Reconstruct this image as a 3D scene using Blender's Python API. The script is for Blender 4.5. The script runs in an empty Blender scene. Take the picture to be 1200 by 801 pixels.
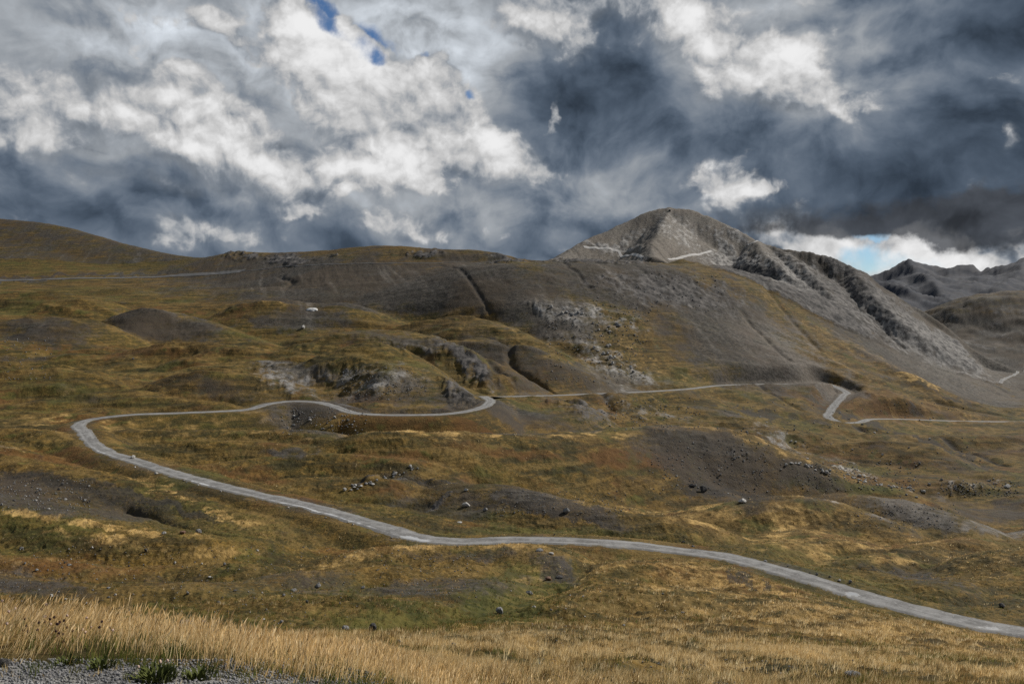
import bpy, math, random
import numpy as np

random.seed(7)
rng = np.random.default_rng(11)
scene = bpy.context.scene
COL = scene.collection
F32 = np.float32

# ------------------------------------------------------------------ camera model
FPX, CU, CV = 1000.0, 600.0, 400.5
PITCH = math.atan(50.5 / FPX)
cp, sp = math.cos(PITCH), math.sin(PITCH)


def ray(u, v):
    """direction of a photo point as (x/y, z/y) in the world, y pointing into the valley"""
    a = (np.asarray(u, float) - CU) / FPX
    b = (CV - np.asarray(v, float)) / FPX
    ry = cp + b * sp
    return a / ry, (-sp + b * cp) / ry


def project(t, s):
    dep = cp - s * sp
    return CU + FPX * t / dep, CV - FPX * (sp + s * cp) / dep


def world_pt(u, v, y):
    t, s = ray(u, v)
    return np.array([t * y, y, s * y])


# ------------------------------------------------------------------ noise
_ang = np.arange(256) * (2 * np.pi / 256)
_GX, _GY = np.cos(_ang).astype(F32), np.sin(_ang).astype(F32)


def _hash(ix, iy, seed):
    n = ix.astype(np.uint32) * np.uint32(374761393) + iy.astype(np.uint32) * np.uint32(668265263) + np.uint32((seed * 974711 + 12345) & 0xffffffff)
    n = (n ^ (n >> np.uint32(13))) * np.uint32(1274126177)
    n = n ^ (n >> np.uint32(16))
    return (n & np.uint32(255)).astype(np.int32)


def perlin(x, y, seed=0):
    x = np.asarray(x, F32); y = np.asarray(y, F32)
    fx = np.floor(x); fy = np.floor(y)
    ix = fx.astype(np.int32); iy = fy.astype(np.int32)
    dx = x - fx; dy = y - fy
    ux = dx * dx * dx * (dx * (dx * 6 - 15) + 10)
    uy = dy * dy * dy * (dy * (dy * 6 - 15) + 10)

    def g(ox, oy):
        h = _hash(ix + ox, iy + oy, seed)
        return _GX[h] * (dx - ox) + _GY[h] * (dy - oy)
    a = g(0, 0); b = g(1, 0); c = g(0, 1); d = g(1, 1)
    return ((a + ux * (b - a)) * (1 - uy) + (c + ux * (d - c)) * uy) * F32(1.5)


def fbm(x, y, octaves=4, rough=0.5, seed=0, ridged=False):
    tot = np.zeros(np.shape(x), F32); amp = 1.0; norm = 0.0; f = 1.0
    for o in range(octaves):
        n = perlin(x * f, y * f, seed + o * 17)
        if ridged:
            n = 1 - 2 * np.abs(n)
        tot += F32(amp) * n; norm += amp
        amp *= rough; f *= 2.03
    return tot / F32(norm)


def sstep(a, b, x):
    k = np.clip((x - a) / (b - a), 0, 1)
    return k * k * (3 - 2 * k)


def pchip(xk, yk, xq):
    """monotone cubic through (xk, yk) at xq"""
    xk = np.asarray(xk, float); yk = np.asarray(yk, float)
    h = np.diff(xk); d = np.diff(yk) / h
    m = np.zeros_like(yk)
    m[0] = d[0]; m[-1] = d[-1]
    w1 = 2 * h[1:] + h[:-1]; w2 = h[1:] + 2 * h[:-1]
    ok = d[:-1] * d[1:] > 0
    with np.errstate(divide='ignore', invalid='ignore'):
        hm = (w1 + w2) / (w1 / d[:-1] + w2 / d[1:])
    m[1:-1] = np.where(ok, hm, 0)
    i = np.clip(np.searchsorted(xk, xq) - 1, 0, len(xk) - 2)
    s = (xq - xk[i]) / h[i]
    s2 = s * s; s3 = s2 * s
    return (2 * s3 - 3 * s2 + 1) * yk[i] + (s3 - 2 * s2 + s) * h[i] * m[i] + (-2 * s3 + 3 * s2) * yk[i + 1] + (s3 - s2) * h[i] * m[i + 1]


# ------------------------------------------------------------------ base lie of the land
US = [-350, 0, 200, 400, 600, 800, 1000, 1200, 1550]
ROWS = [  # (distances, heights 'z' or photo rows 'v') per column of US, near to far
    ([1.5] * 9, 'z', [-1.62] * 9),
    ([4.4] * 9, 'z', [-1.9, -1.95, -2.0, -2.15, -2.4, -2.6, -2.7, -2.8, -2.9]),
    ([10] * 9, 'z', [-4.0, -4.1, -4.2, -4.4, -4.7, -4.9, -5.0, -5.1, -5.3]),
    ([20] * 9, 'z', [-8.0, -8.2, -8.2, -8.2, -8.4, -8.5, -8.7, -9.0, -9.2]),
    ([42] * 9, 'v', [750, 746, 742, 738, 733, 742, 750, 772, 785]),
    ([66] * 9, 'v', [705, 702, 705, 700, 700, 702, 716, 748, 765]),
    ([95, 95, 95, 95, 92, 98, 88, 80, 76], 'v', [652, 657, 668, 674, 670, 664, 700, 744, 762]),
    ([128, 128, 132, 134, 122, 120, 100, 88, 82], 'v', [612, 608, 615, 607, 633, 645, 690, 733, 755]),
    ([160, 155, 170, 174, 150, 150, 138, 125, 118], 'v', [565, 566, 556, 562, 603, 605, 638, 662, 682]),
    ([196, 185, 210, 210, 196, 190, 184, 196, 196], 'v', [535, 533, 522, 538, 556, 590, 590, 618, 628]),
    ([235, 240, 250, 252, 262, 270, 272, 330, 345], 'v', [502, 499, 492, 516, 518, 514, 568, 574, 577]),
    ([275, 285, 280, 295, 350, 380, 360, 460, 490], 'v', [482, 478, 486, 484, 502, 514, 552, 530, 530]),
    ([370, 370, 370, 400, 470, 560, 560, 680, 720], 'v', [445, 443, 445, 435, 464, 457, 494, 494, 495]),
    ([480, 480, 490, 480, 560, 640, 700, 850, 900], 'v', [410, 408, 408, 408, 425, 425, 452, 465, 468]),
    ([680, 680, 690, 640, 650, 720, 800, 940, 1000], 'v', [372, 369, 372, 378, 375, 385, 415, 445, 450]),
    ([900, 900, 880, 780, 740, 800, 900, 1050, 1100], 'v', [345, 344, 348, 345, 335, 345, 388, 440, 448]),
    ([1100, 1100, 1150, 960, 800, 870, 1000, 1200, 1300], 'v', [332, 328, 324, 319, 312, 316, 365, 500, 520]),
    ([1450, 1500, 1350, 1150, 870, 960, 1150, 1500, 1600], 'v', [280, 276, 312, 304, 308, 312, 360, 490, 510]),
    ([1850, 1850, 1750, 1500, 1300, 1350, 1550, 1900, 1900], 'z', [40, 40, 10, 5, -30, -30, -80, -200, -220]),
    ([2600] * 9, 'z', [-60, -60, -60, -60, -80, -100, -130, -60, -20]),
    ([3600] * 9, 'z', [-100, -100, -100, -100, -100, -120, -160, -200, -200]),
    ([6200] * 9, 'z', [-50, -50, -50, -50, 0, 50, 100, 130, 150]),
    ([9600] * 9, 'z', [-200] * 9),
]

# columns: t = x / y ; dense inside the field of view
tin = np.linspace(-0.64, 0.64, 1180)
k = np.arange(1, 61)
tout = 0.64 + np.cumsum(0.0012 + 0.00013 * k)
T = np.concatenate([-tout[::-1], tin, tout])
NC = len(T)
tu = np.array([ray(u, 450)[0] for u in US])

YK = np.zeros((len(ROWS), NC)); ZK = np.zeros((len(ROWS), NC))
for r, (ys, kind, vals) in enumerate(ROWS):
    ys = np.array(ys, float)
    zs = np.array(vals, float) if kind == 'z' else np.array([ray(600, v)[1] * y for v, y in zip(vals, ys)])
    YK[r] = np.exp(pchip(tu, np.log(ys), np.clip(T, tu[0], tu[-1])))
    ZK[r] = pchip(tu, zs, np.clip(T, tu[0], tu[-1]))

# rows: spaced by how much of the picture each distance fills
yf = np.exp(np.linspace(math.log(1.6), math.log(9500), 5000))
dens = np.zeros(len(yf))
for c in range(70, NC - 70, 40):
    s = pchip(YK[:, c], ZK[:, c], yf) / yf
    ds = np.abs(np.gradient(s)) * FPX
    dens += np.minimum(ds, 4)
dens = dens / dens.sum()
dens = np.convolve(np.pad(dens, 60, mode='edge'), np.ones(121) / 121, mode='valid')
w = np.ones(len(yf)); w[yf < 3.5] = .25; w[yf > 2000] = .55; w[(yf > 2150) & (yf < 2700)] = 1.6; w[yf > 7500] = .1
wa = w * np.where((yf > 80) & (yf < 1550), 1.5, 1.0) * np.where((yf > 85) & (yf < 480), 1.5, 1.0)
dens = 0.5 * dens / dens.sum() + 0.5 * wa / wa.sum()
NR = 2250
cdf = np.concatenate([[0], np.cumsum(dens)]); cdf /= cdf[-1]
Y = np.interp(np.linspace(0, 1, NR), cdf, np.concatenate([[1.55], yf])).astype(float)

Z = np.empty((NR, NC), F32)
for c in range(NC):
    Z[:, c] = pchip(YK[:, c], ZK[:, c], Y)
TT = np.broadcast_to(T.astype(F32), (NR, NC))
YY = np.broadcast_to(Y.astype(F32)[:, None], (NR, NC))
XX = (TT * YY).astype(F32)
CELL = np.maximum(YY * F32(0.0011), (np.gradient(Y).astype(F32) * F32(.6))[:, None])


def window(x0, x1, y0, y1):
    r0, r1 = np.searchsorted(Y, [max(y0, 1.6), y1])
    r1 = max(r1, r0 + 1)
    ya, yb = max(y0, 1.6), y1
    ts = [x0 / ya, x0 / yb, x1 / ya, x1 / yb]
    c0, c1 = np.searchsorted(T, [min(ts), max(ts)])
    return slice(r0, r1), slice(c0, max(c1, c0 + 1))


def seg_field(P, R, blend=False):
    """distance to a polyline in plan, value of z and arc length at the nearest point"""
    P = np.asarray(P, float)
    sl = window(P[:, 0].min() - R, P[:, 0].max() + R, P[:, 1].min() - R, P[:, 1].max() + R)
    x = XX[sl]; y = YY[sl]
    best = np.full(x.shape, 1e9, F32); zb = np.zeros(x.shape, F32); lb = np.zeros(x.shape, F32); sd = np.zeros(x.shape, F32)
    num = np.zeros(x.shape, F32); den = np.full(x.shape, 1e-6, F32)
    L = 0.0
    for a, b in zip(P[:-1], P[1:]):
        dx, dy = b[0] - a[0], b[1] - a[1]
        ll = dx * dx + dy * dy + 1e-9
        lo = math.sqrt(ll)
        # only rows near this piece
        ra, rb = np.searchsorted(y[:, 0], [min(a[1], b[1]) - R, max(a[1], b[1]) + R])
        if rb <= ra:
            L += lo
            continue
        xs = x[ra:rb]; ys = y[ra:rb]
        h = np.clip(((xs - a[0]) * dx + (ys - a[1]) * dy) / ll, 0, 1)
        ex = xs - (a[0] + h * dx); ey = ys - (a[1] + h * dy)
        d = np.sqrt(ex * ex + ey * ey)
        m = d < best[ra:rb]
        if blend:
            wq = (F32(R * R) / (d * d + F32(4.0))) ** 5
            num[ra:rb] += wq * (a[2] + h * (b[2] - a[2])); den[ra:rb] += wq
        best[ra:rb] = np.where(m, d, best[ra:rb])
        zb[ra:rb] = np.where(m, a[2] + h * (b[2] - a[2]), zb[ra:rb])
        lb[ra:rb] = np.where(m, L + h * lo, lb[ra:rb])
        sd[ra:rb] = np.where(m, np.sign(dx * (ys - a[1]) - dy * (xs - a[0])), sd[ra:rb])
        L += lo
    if blend:
        zb = np.where(den > 1e-5, num / den, zb)
    return sl, best, zb, lb, sd


def densify(pts, n):
    """smooth 3-D polyline through (u, v, distance) points"""
    W = np.array([world_pt(*p) for p in pts])
    q = np.concatenate([[0], np.cumsum(np.linalg.norm(np.diff(W[:, :2], axis=0), axis=1))])
    qq = np.linspace(0, q[-1], n)
    # Catmull-Rom through the points
    out = np.zeros((n, 3))
    i = np.clip(np.searchsorted(q, qq, side='right') - 1, 0, len(q) - 2)
    h = (q[i + 1] - q[i]); s = ((qq - q[i]) / h)[:, None]
    M = np.gradient(W, q, axis=0)
    h = h[:, None]
    return (2 * s**3 - 3 * s**2 + 1) * W[i] + (s**3 - 2 * s**2 + s) * h * M[i] + (-2 * s**3 + 3 * s**2) * W[i + 1] + (s**3 - s**2) * h * M[i + 1]


def ridge(pts, slope, r, k, R, n=None, dip=0.0, Rd=None):
    P = densify(pts, n or max(8, 4 * len(pts)))
    if dip:
        Rd = Rd or dip / slope * 1.7
        sl, d, zb, lb, sd = seg_field(P, Rd * 2)
        Z[sl] -= (dip * np.exp(-(d / Rd) ** 2)).astype(F32)
    sl, d, zb, lb, sd = seg_field(P, R, True)
    zr = zb - slope * (np.sqrt(d * d + r * r) - r)
    a = Z[sl]
    h = np.clip(k - np.abs(a - zr), 0, None) / k
    new = np.maximum(a, zr) + h * h * k * 0.25
    fade = 1 - sstep(R * .75, R, d)
    Z[sl] = a + (new - a) * fade


# low knolls and crests, near to far (photo u, v, distance)
ridge([(-250, 520, 190), (-100, 522, 186), (0, 527, 182), (60, 535, 176), (120, 550, 165), (200, 580, 146), (260, 603, 133), (330, 637, 118)], 0.32, 8, 2.0, 45, dip=2.6)
ridge([(-120, 585, 124), (0, 598, 120), (60, 608, 117), (150, 625, 111), (230, 634, 106)], 0.32, 5, 1.5, 24, dip=2.2)
ridge([(360, 672, 103), (400, 662, 105), (450, 651, 108), (520, 642, 110), (600, 641, 110), (655, 652, 105), (690, 669, 98)], 0.42, 6, 1.5, 24, dip=2.6)
ridge([(470, 560, 180), (540, 557, 176), (600, 568, 168), (700, 590, 157), (790, 603, 150)], 0.42, 7, 1.5, 32, dip=5)
ridge([(300, 533, 205), (380, 520, 212), (450, 514, 218), (520, 511, 222), (600, 512, 228), (660, 509, 236), (700, 510, 242), (740, 503, 250), (800, 501, 256), (850, 510, 254), (900, 529, 248), (950, 550, 244), (1020, 573, 240)], 0.46, 12, 3, 70, dip=10)
ridge([(840, 605, 184), (900, 589, 186), (950, 581, 187), (1000, 584, 184), (1040, 598, 176), (1090, 625, 165)], 0.4, 8, 2, 34, dip=5)
ridge([(1005, 588, 212), (1060, 597, 202), (1100, 611, 192), (1130, 626, 182), (1170, 645, 172)], 0.42, 7, 2, 34, dip=6)
ridge([(1060, 668, 130), (1130, 655, 128), (1250, 660, 122)], 0.3, 8, 1.5, 24, dip=2)
ridge([(1120, 598, 300), (1200, 585, 300), (1300, 583, 300)], 0.3, 12, 3, 50, dip=4)
ridge([(300, 448, 372), (345, 432, 382), (400, 414, 392), (430, 409, 396), (480, 417, 390), (520, 434, 376), (552, 455, 352), (566, 468, 335)], 0.40, 18, 6, 110, dip=2.5)
sl_, d_, _, _, _ = seg_field(np.array([world_pt(*q) for q in [(380, 420, 452), (430, 410, 452), (490, 420, 446), (540, 440, 420), (580, 455, 390)]]), 90)
Z[sl_] -= (6 * np.exp(-(d_ / 34) ** 2)).astype(F32)
ridge([(395, 455, 345), (425, 438, 350), (455, 432, 352), (495, 441, 348), (530, 460, 330)], 0.25, 22, 9, 70)
ridge([(180, 446, 352), (220, 435, 352), (260, 433, 350), (300, 446, 340), (340, 463, 320)], 0.38, 12, 3, 60, dip=7)
ridge([(-60, 452, 345), (20, 440, 350), (90, 445, 345)], 0.3, 12, 3, 60, dip=5)
ridge([(90, 418, 450), (150, 408, 455), (230, 404, 460), (300, 409, 450)], 0.3, 14, 3, 70, dip=6)
ridge([(360, 400, 520), (400, 386, 530), (440, 384, 535), (500, 395, 530), (540, 412, 505), (590, 440, 470)], 0.42, 16, 4, 90, dip=11)
ridge([(-80, 390, 560), (0, 377, 570), (40, 366, 575), (80, 365, 575), (115, 374, 560)], 0.42, 16, 4, 90, dip=11)
ridge([(100, 384, 620), (140, 365, 630), (180, 356, 635), (215, 361, 635), (255, 380, 610), (290, 400, 580)], 0.44, 18, 4, 110, dip=15)
ridge([(235, 374, 700), (285, 354, 710), (325, 347, 715), (370, 353, 715), (405, 352, 715), (450, 363, 700), (500, 383, 670), (560, 410, 630)], 0.42, 18, 4, 110, dip=14)
ridge([(500, 378, 690), (560, 376, 660), (600, 392, 620), (650, 420, 570), (690, 440, 540)], 0.4, 12, 4, 70, dip=10)
ridge([(20, 350, 900), (90, 342, 920), (135, 337, 930), (170, 347, 890)], 0.3, 20, 5, 110, dip=7)
ridge([(200, 350, 850), (260, 344, 880), (320, 341, 860)], 0.28, 20, 5, 100, dip=6)
# smaller swells of the meadow
for pts_, dip_, r_ in (
        ([(90, 516, 224), (160, 507, 232), (230, 504, 236), (330, 508, 234), (380, 514, 228)], 2.4, 5), ([(130, 528, 205), (220, 521, 212), (290, 520, 214), (370, 530, 206)], 2.0, 4),
        ([(230, 552, 190), (300, 543, 198), (380, 540, 202), (470, 548, 196)], 2.2, 5), ([(300, 572, 170), (380, 563, 178), (440, 566, 176)], 1.6, 4),
        ([(-60, 508, 214), (20, 506, 220), (80, 514, 212)], 2.2, 5), ([(850, 645, 132), (920, 634, 142), (990, 631, 146), (1060, 642, 140)], 1.8, 5),
        ([(1010, 655, 134), (1090, 643, 146), (1160, 642, 150), (1260, 650, 146)], 1.8, 5), ([(880, 660, 116), (950, 664, 120), (1020, 672, 118), (1080, 690, 108)], 1.3, 4),
        ([(1090, 690, 104), (1160, 690, 110), (1250, 705, 104)], 1.3, 4), ([(-40, 432, 430), (40, 422, 445), (110, 420, 450), (180, 430, 430)], 5, 10),
        ([(20, 474, 300), (110, 464, 318), (200, 467, 315), (260, 474, 300)], 3.4, 7), ([(220, 424, 430), (300, 416, 445), (360, 420, 435)], 4.5, 9),
        ([(-60, 352, 720), (20, 345, 750), (90, 350, 735)], 7, 14), ([(560, 395, 560), (620, 410, 540), (680, 438, 500)], 6, 8),
        ([(620, 520, 330), (700, 515, 350), (780, 508, 370)], 3, 8), ([(850, 500, 440), (960, 512, 420), (1080, 528, 390)], 3.5, 8), ([(980, 520, 430), (1080, 512, 470), (1180, 518, 470)], 4, 8),
        ([(20, 664, 92), (110, 668, 92), (210, 664, 95), (270, 668, 92)], 1.2, 3), ([(230, 696, 72), (320, 690, 77), (400, 682, 82), (450, 678, 84)], 1.1, 3), ([(40, 700, 66), (130, 704, 66), (220, 702, 67)], .8, 3),
        ([(690, 676, 90), (770, 668, 96), (840, 674, 95), (900, 694, 84)], 1.3, 4), ([(880, 728, 56), (960, 722, 60), (1040, 736, 58)], .8, 3), ([(640, 720, 54), (720, 708, 61), (800, 712, 60)], .9, 3)):
    ridge(pts_, .36, r_, dip_ * .35, dip_ * 9, dip=dip_)
# the long col crest with the hill at its left end
ridge([(-420, 268, 1520), (-200, 258, 1520), (-60, 255, 1500), (0, 256, 1480), (50, 261, 1450), (100, 273, 1400), (150, 286, 1350), (200, 298, 1300), (240, 302, 1260), (275, 297, 1220),
       (330, 296, 1170), (400, 291, 1090), (450, 288, 1030), (500, 289, 990), (550, 290, 960), (585, 295, 935), (612, 303, 920), (640, 306, 910), (660, 307, 930)], .36, 14, 6, 420, 120)
# the grey peak: ridges with scree flanks
ridge([(640, 309, 1180), (652, 306, 1190), (668, 295, 1240), (700, 276, 1310), (735, 260, 1365), (762, 249, 1392), (785, 245.5, 1400), (808, 248, 1396), (830, 255, 1385), (855, 267, 1370), (880, 281, 1350), (905, 291, 1330), (950, 298, 1290),
       (985, 309, 1260), (1015, 324, 1230), (1050, 349, 1195), (1100, 378, 1150), (1140, 411, 1110), (1165, 424, 1090), (1210, 441, 1060), (1300, 470, 1020)], .60, 8, 5, 420, 120)
ridge([(783, 250, 1385), (778, 262, 1315), (770, 276, 1245), (763, 289, 1190), (768, 303, 1120), (790, 318, 1050)], .62, 3, 3, 300)
ridge([(886, 284, 1330), (893, 296, 1240), (905, 309, 1160), (925, 326, 1080)], .7, 3, 3, 170)
ridge([(905, 291, 1320), (940, 312, 1190), (962, 335, 1090), (990, 366, 980)], .62, 4, 3, 170)
ridge([(1000, 317, 1235), (1020, 345, 1100), (1052, 378, 1000)], .66, 4, 3, 150)
ridge([(800, 306, 1010), (850, 322, 985), (900, 349, 930), (960, 385, 860), (1020, 417, 800), (1080, 449, 740)], .42, 6, 5, 200)
ridge([(700, 312, 900), (760, 345, 820), (830, 385, 760), (900, 425, 700)], .3, 14, 6, 130)
# hill across the lower valley and the blue range behind
ridge([(1085, 392, 2450), (1110, 368, 2500), (1150, 348, 2560), (1190, 344, 2600), (1260, 348, 2650), (1400, 352, 2700)], .27, 40, 20, 700)
ridge([(1000, 340, 6100), (1020, 327, 6200), (1045, 315, 6300), (1062, 310, 6300), (1090, 315, 6350), (1110, 320, 6300), (1135, 316, 6350), (1150, 322, 6300), (1170, 317, 6200), (1200, 307, 6200), (1260, 300, 6200), (1400, 312, 6300)], .5, 6, 10, 1900, 90)
ridge([(1062, 310, 6300), (1075, 322, 5800), (1100, 345, 5000), (1120, 365, 4500)], .5, 5, 10, 900)
ridge([(1010, 327, 5200), (1060, 340, 5000), (1100, 352, 4800)], .5, 5, 10, 900)
ridge([(1200, 307, 6200), (1190, 330, 5500), (1160, 345, 5000)], .5, 5, 10, 900)

# ------------------------------------------------------------------ surface regions (what grows or lies where, with some sunlight painted in)
SV = Z / YY
PU, PV = project(TT, SV)
# slow wander so that no edge is a clean curve
qx = (TT * 38).astype(F32); qy = (np.log(YY) * 9).astype(F32)
wu = fbm(qx, qy, 5, .6, 101); wv = fbm(qx + 31.7, qy + 11.3, 5, .6, 202)
UW = PU + wu * 34; VW = PV + wv * 12


def blob(u, v, ru, rv, rot=0, y=None, soft=.75):
    c, s = math.cos(math.radians(rot)), math.sin(math.radians(rot))
    du = UW - u; dv = VW - v
    a = (du * c + dv * s) / ru; b = (-du * s + dv * c) / rv
    m = 1 - sstep(1 - soft, 1 + soft, np.sqrt(a * a + b * b))
    if y:
        m = m * ((YY > y[0]) & (YY < y[1]))
    return m.astype(F32)


def union(*ms):
    o = np.zeros((NR, NC), F32)
    for m in ms:
        o = np.maximum(o, m)
    return o


fine = fbm(XX / 9, YY / 9, 6, .62, 7)
broad = fbm(XX / 70, YY / 70, 5, .6, 8)
MID = (90, 420); FAR = (420, 1700)

scree = union(
    blob(450, 335, 260, 34, 2, (700, 1500)), blob(600, 345, 120, 34, 25, (600, 1500)), blob(740, 335, 130, 36, 16, (600, 1500)),
    blob(330, 312, 120, 16, 0, (850, 1600)) * .9,
    blob(860, 395, 110, 50, 30, (560, 1100)), blob(930, 430, 90, 20, 22, (560, 1100)),
    blob(1080, 420, 170, 34, 30, (760, 1250)), blob(1180, 440, 70, 16, 25, (700, 1250)),
    blob(600, 430, 90, 22, 40, (430, 700)) * .62, blob(690, 440, 120, 14, 10, (430, 700)) * .7,
    blob(190, 378, 62, 22, 8, (560, 660)), blob(345, 370, 60, 16, 0, (640, 740)) * .85, blob(60, 392, 70, 18, 0, (500, 600)) * .75,
    blob(470, 402, 90, 14, 12, (470, 560)) * .6, blob(460, 470, 110, 9, 0, (300, 370)) * .6, blob(250, 452, 70, 16, 5, (300, 370)) * .55,
    blob(350, 440, 60, 14, 10, (300, 420)) * .65, blob(480, 455, 70, 16, 10, (300, 420)) * .6,
    blob(470, 500, 150, 15, 0, (226, 345)), blob(570, 492, 70, 20, 25, (226, 400)), blob(385, 497, 70, 18, 0, (222, 345)), blob(640, 498, 90, 14, 10, (240, 420)) * .7,
    blob(835, 548, 92, 40, 18, (180, 262)), blob(930, 565, 70, 20, 20, (180, 262)) * .8,
    blob(1070, 605, 62, 20, 15, (150, 215)), blob(1170, 600, 60, 16, 0, (200, 330)) * .8, blob(1180, 625, 60, 10, 5, (120, 220)) * .8,
    blob(650, 590, 100, 16, 14, (140, 180)) * .9, blob(520, 578, 60, 10, 10, (140, 200)) * .6,
    blob(340, 536, 34, 6, 5, (180, 260)) * .8, blob(100, 590, 130, 14, 12, (110, 175)) * .8, blob(20, 580, 60, 22, 10, (110, 190)),
    blob(560, 655, 90, 9, 0, (90, 115)) * .6, blob(520, 690, 90, 10, -5, (60, 110)) * .6, blob(650, 662, 40, 12, 20, (80, 110)) * .7,
    blob(60, 690, 90, 14, 10, (40, 110)) * .6, blob(230, 690, 110, 16, 5, (40, 110)) * .5, blob(340, 690, 80, 14, 0, (40, 110)) * .5,
    blob(660, 745, 80, 9, 0, (18, 60)) * .6, blob(60, 600, 60, 10, 8, (100, 170)) * .7,
    blob(870, 700, 60, 5, 20, (80, 110)) * .6, blob(1060, 672, 60, 7, 10, (100, 170)) * .6, blob(1110, 690, 60, 7, 14, (80, 130)) * .55,
    blob(950, 480, 60, 10, 10, (400, 700)) * .5, blob(1060, 530, 140, 16, 20, (300, 620)) * .35,
)
scree = np.maximum(scree, ((YY > 1080) & (PU > 630) & (PU < 1330) & (YY < 1700)) * F32(1))
scree = np.maximum(scree, (YY > 1750) * F32(.95) * (1 - .25 * ((YY < 3000) & (PV < 372))))
scree = np.maximum(scree, sstep(.0, .5, broad) * .62 * (YY > 60))
scree = np.maximum(scree, ((YY > 430) & (PU > 480) & (PU < 1400) & (YY < 1250)) * F32(.26))
scree = np.maximum(scree, blob(120, 325, 190, 2.5, -2, (1000, 1250), .3) * .8)
scree = np.maximum(scree, ((YY > 1250) & (PU < 300)) * F32(.62))

rock = union(
    blob(695, 372, 62, 9, 18, (560, 1000)) * .52, blob(690, 405, 40, 9, 25, (500, 900)) * .46, blob(725, 430, 50, 14, 25, (470, 800)) * .52, blob(655, 370, 36, 6, 25, (560, 900)) * .5,
    blob(790, 345, 70, 26, 5, (700, 1050)) * .8, blob(740, 340, 50, 16, 15, (700, 1050)) * .6,
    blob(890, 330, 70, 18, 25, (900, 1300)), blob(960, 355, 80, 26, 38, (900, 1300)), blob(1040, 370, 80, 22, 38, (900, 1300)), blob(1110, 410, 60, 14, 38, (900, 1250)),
    blob(980, 310, 40, 10, 25, (1100, 1300)),
    blob(800, 275, 40, 14, 40, (1150, 1450)) * .5, blob(735, 285, 26, 8, -30, (1150, 1450)) * .7, blob(715, 289, 40, 4, 5, (1180, 1400)) * .9,
    blob(860, 280, 26, 8, 20, (1250, 1420)) * .8, blob(700, 309, 60, 3, 0, (850, 1200)),
    blob(345, 306, 30, 3.5, -3, (1000, 1250)), blob(405, 304, 20, 3.5, -3, (1000, 1200)), blob(590, 305, 26, 4, 8, (860, 1000)), blob(495, 297, 20, 5, 5, (930, 1050)), blob(290, 300, 18, 3, -8, (1100, 1280)),
    blob(545, 432, 40, 12, 40, (380, 560)) * .9, blob(395, 494, 40, 12, 10, (222, 345)) * .8, blob(335, 447, 40, 12, 15, (320, 420)) * .6, blob(405, 446, 40, 8, -10, (320, 420)) * .5,
    blob(440, 450, 46, 16, -10, (320, 420)) * .5, blob(545, 455, 20, 18, 50, (300, 400)) * .8, blob(480, 412, 44, 6, 12, (380, 520)) * .6,
    blob(200, 339, 10, 3, 0, (700, 900)), blob(760, 345, 20, 6, 0, (700, 900)),
    blob(1000, 559, 80, 3, 18, (245, 420)) * .5, blob(1140, 575, 60, 4, -6, (250, 420)) * .36, blob(920, 525, 60, 18, 30, (280, 480)) * .42, blob(990, 550, 50, 14, 35, (280, 480)) * .36,
    blob(860, 540, 12, 5, 10, (200, 276)) * .5,
    blob(760, 480, 60, 12, 15, (400, 620)) * .42, blob(690, 490, 30, 12, 20, (300, 520)) * .6,
    ((YY > 2300) & (YY < 2800)) * sstep(.0, .5, fbm(XX / 160, YY / 160, 5, .6, 66)) * .6,
    ((YY > 3600) & (YY < 8000)) * sstep(-.1, .5, fbm(XX / 420, YY / 420, 5, .6, 67)) * .9,
)
pale = union(
    blob(700, 372, 60, 10, 15, (560, 1000)) * .5, blob(690, 410, 40, 10, 25, (500, 900)) * .5, blob(725, 430, 46, 14, 25, (470, 800)) * .5, blob(655, 372, 36, 7, 25, (560, 900)) * .5,
    blob(1005, 560, 80, 4, 18, (245, 420)) * .7, blob(1140, 575, 60, 5, -6, (250, 420)) * .6, blob(920, 525, 60, 20, 30, (280, 480)) * .4, blob(990, 550, 50, 16, 35, (280, 480)) * .4,
    blob(440, 448, 70, 18, -10, (320, 420)) * .3, blob(335, 447, 40, 14, 15, (320, 420)) * .25,
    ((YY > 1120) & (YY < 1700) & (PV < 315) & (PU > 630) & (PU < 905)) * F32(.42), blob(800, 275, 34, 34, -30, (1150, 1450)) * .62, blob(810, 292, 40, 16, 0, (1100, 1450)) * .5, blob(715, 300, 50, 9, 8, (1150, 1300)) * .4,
    blob(1050, 600, 50, 12, 15, (150, 215)) * .4, blob(1180, 625, 60, 10, 5, (120, 220)) * .4, blob(930, 318, 16, 26, -35, (1000, 1300)) * .35,
    blob(720, 480, 120, 16, 10, (400, 620)) * .25, blob(985, 588, 14, 4, 10, (170, 200)), blob(25, 437, 20, 4, 0, (480, 620)) * .6,
    blob(950, 420, 80, 30, 25, (560, 1100)) * .3, blob(1120, 425, 120, 26, 30, (760, 1250)) * .25,
)
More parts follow.
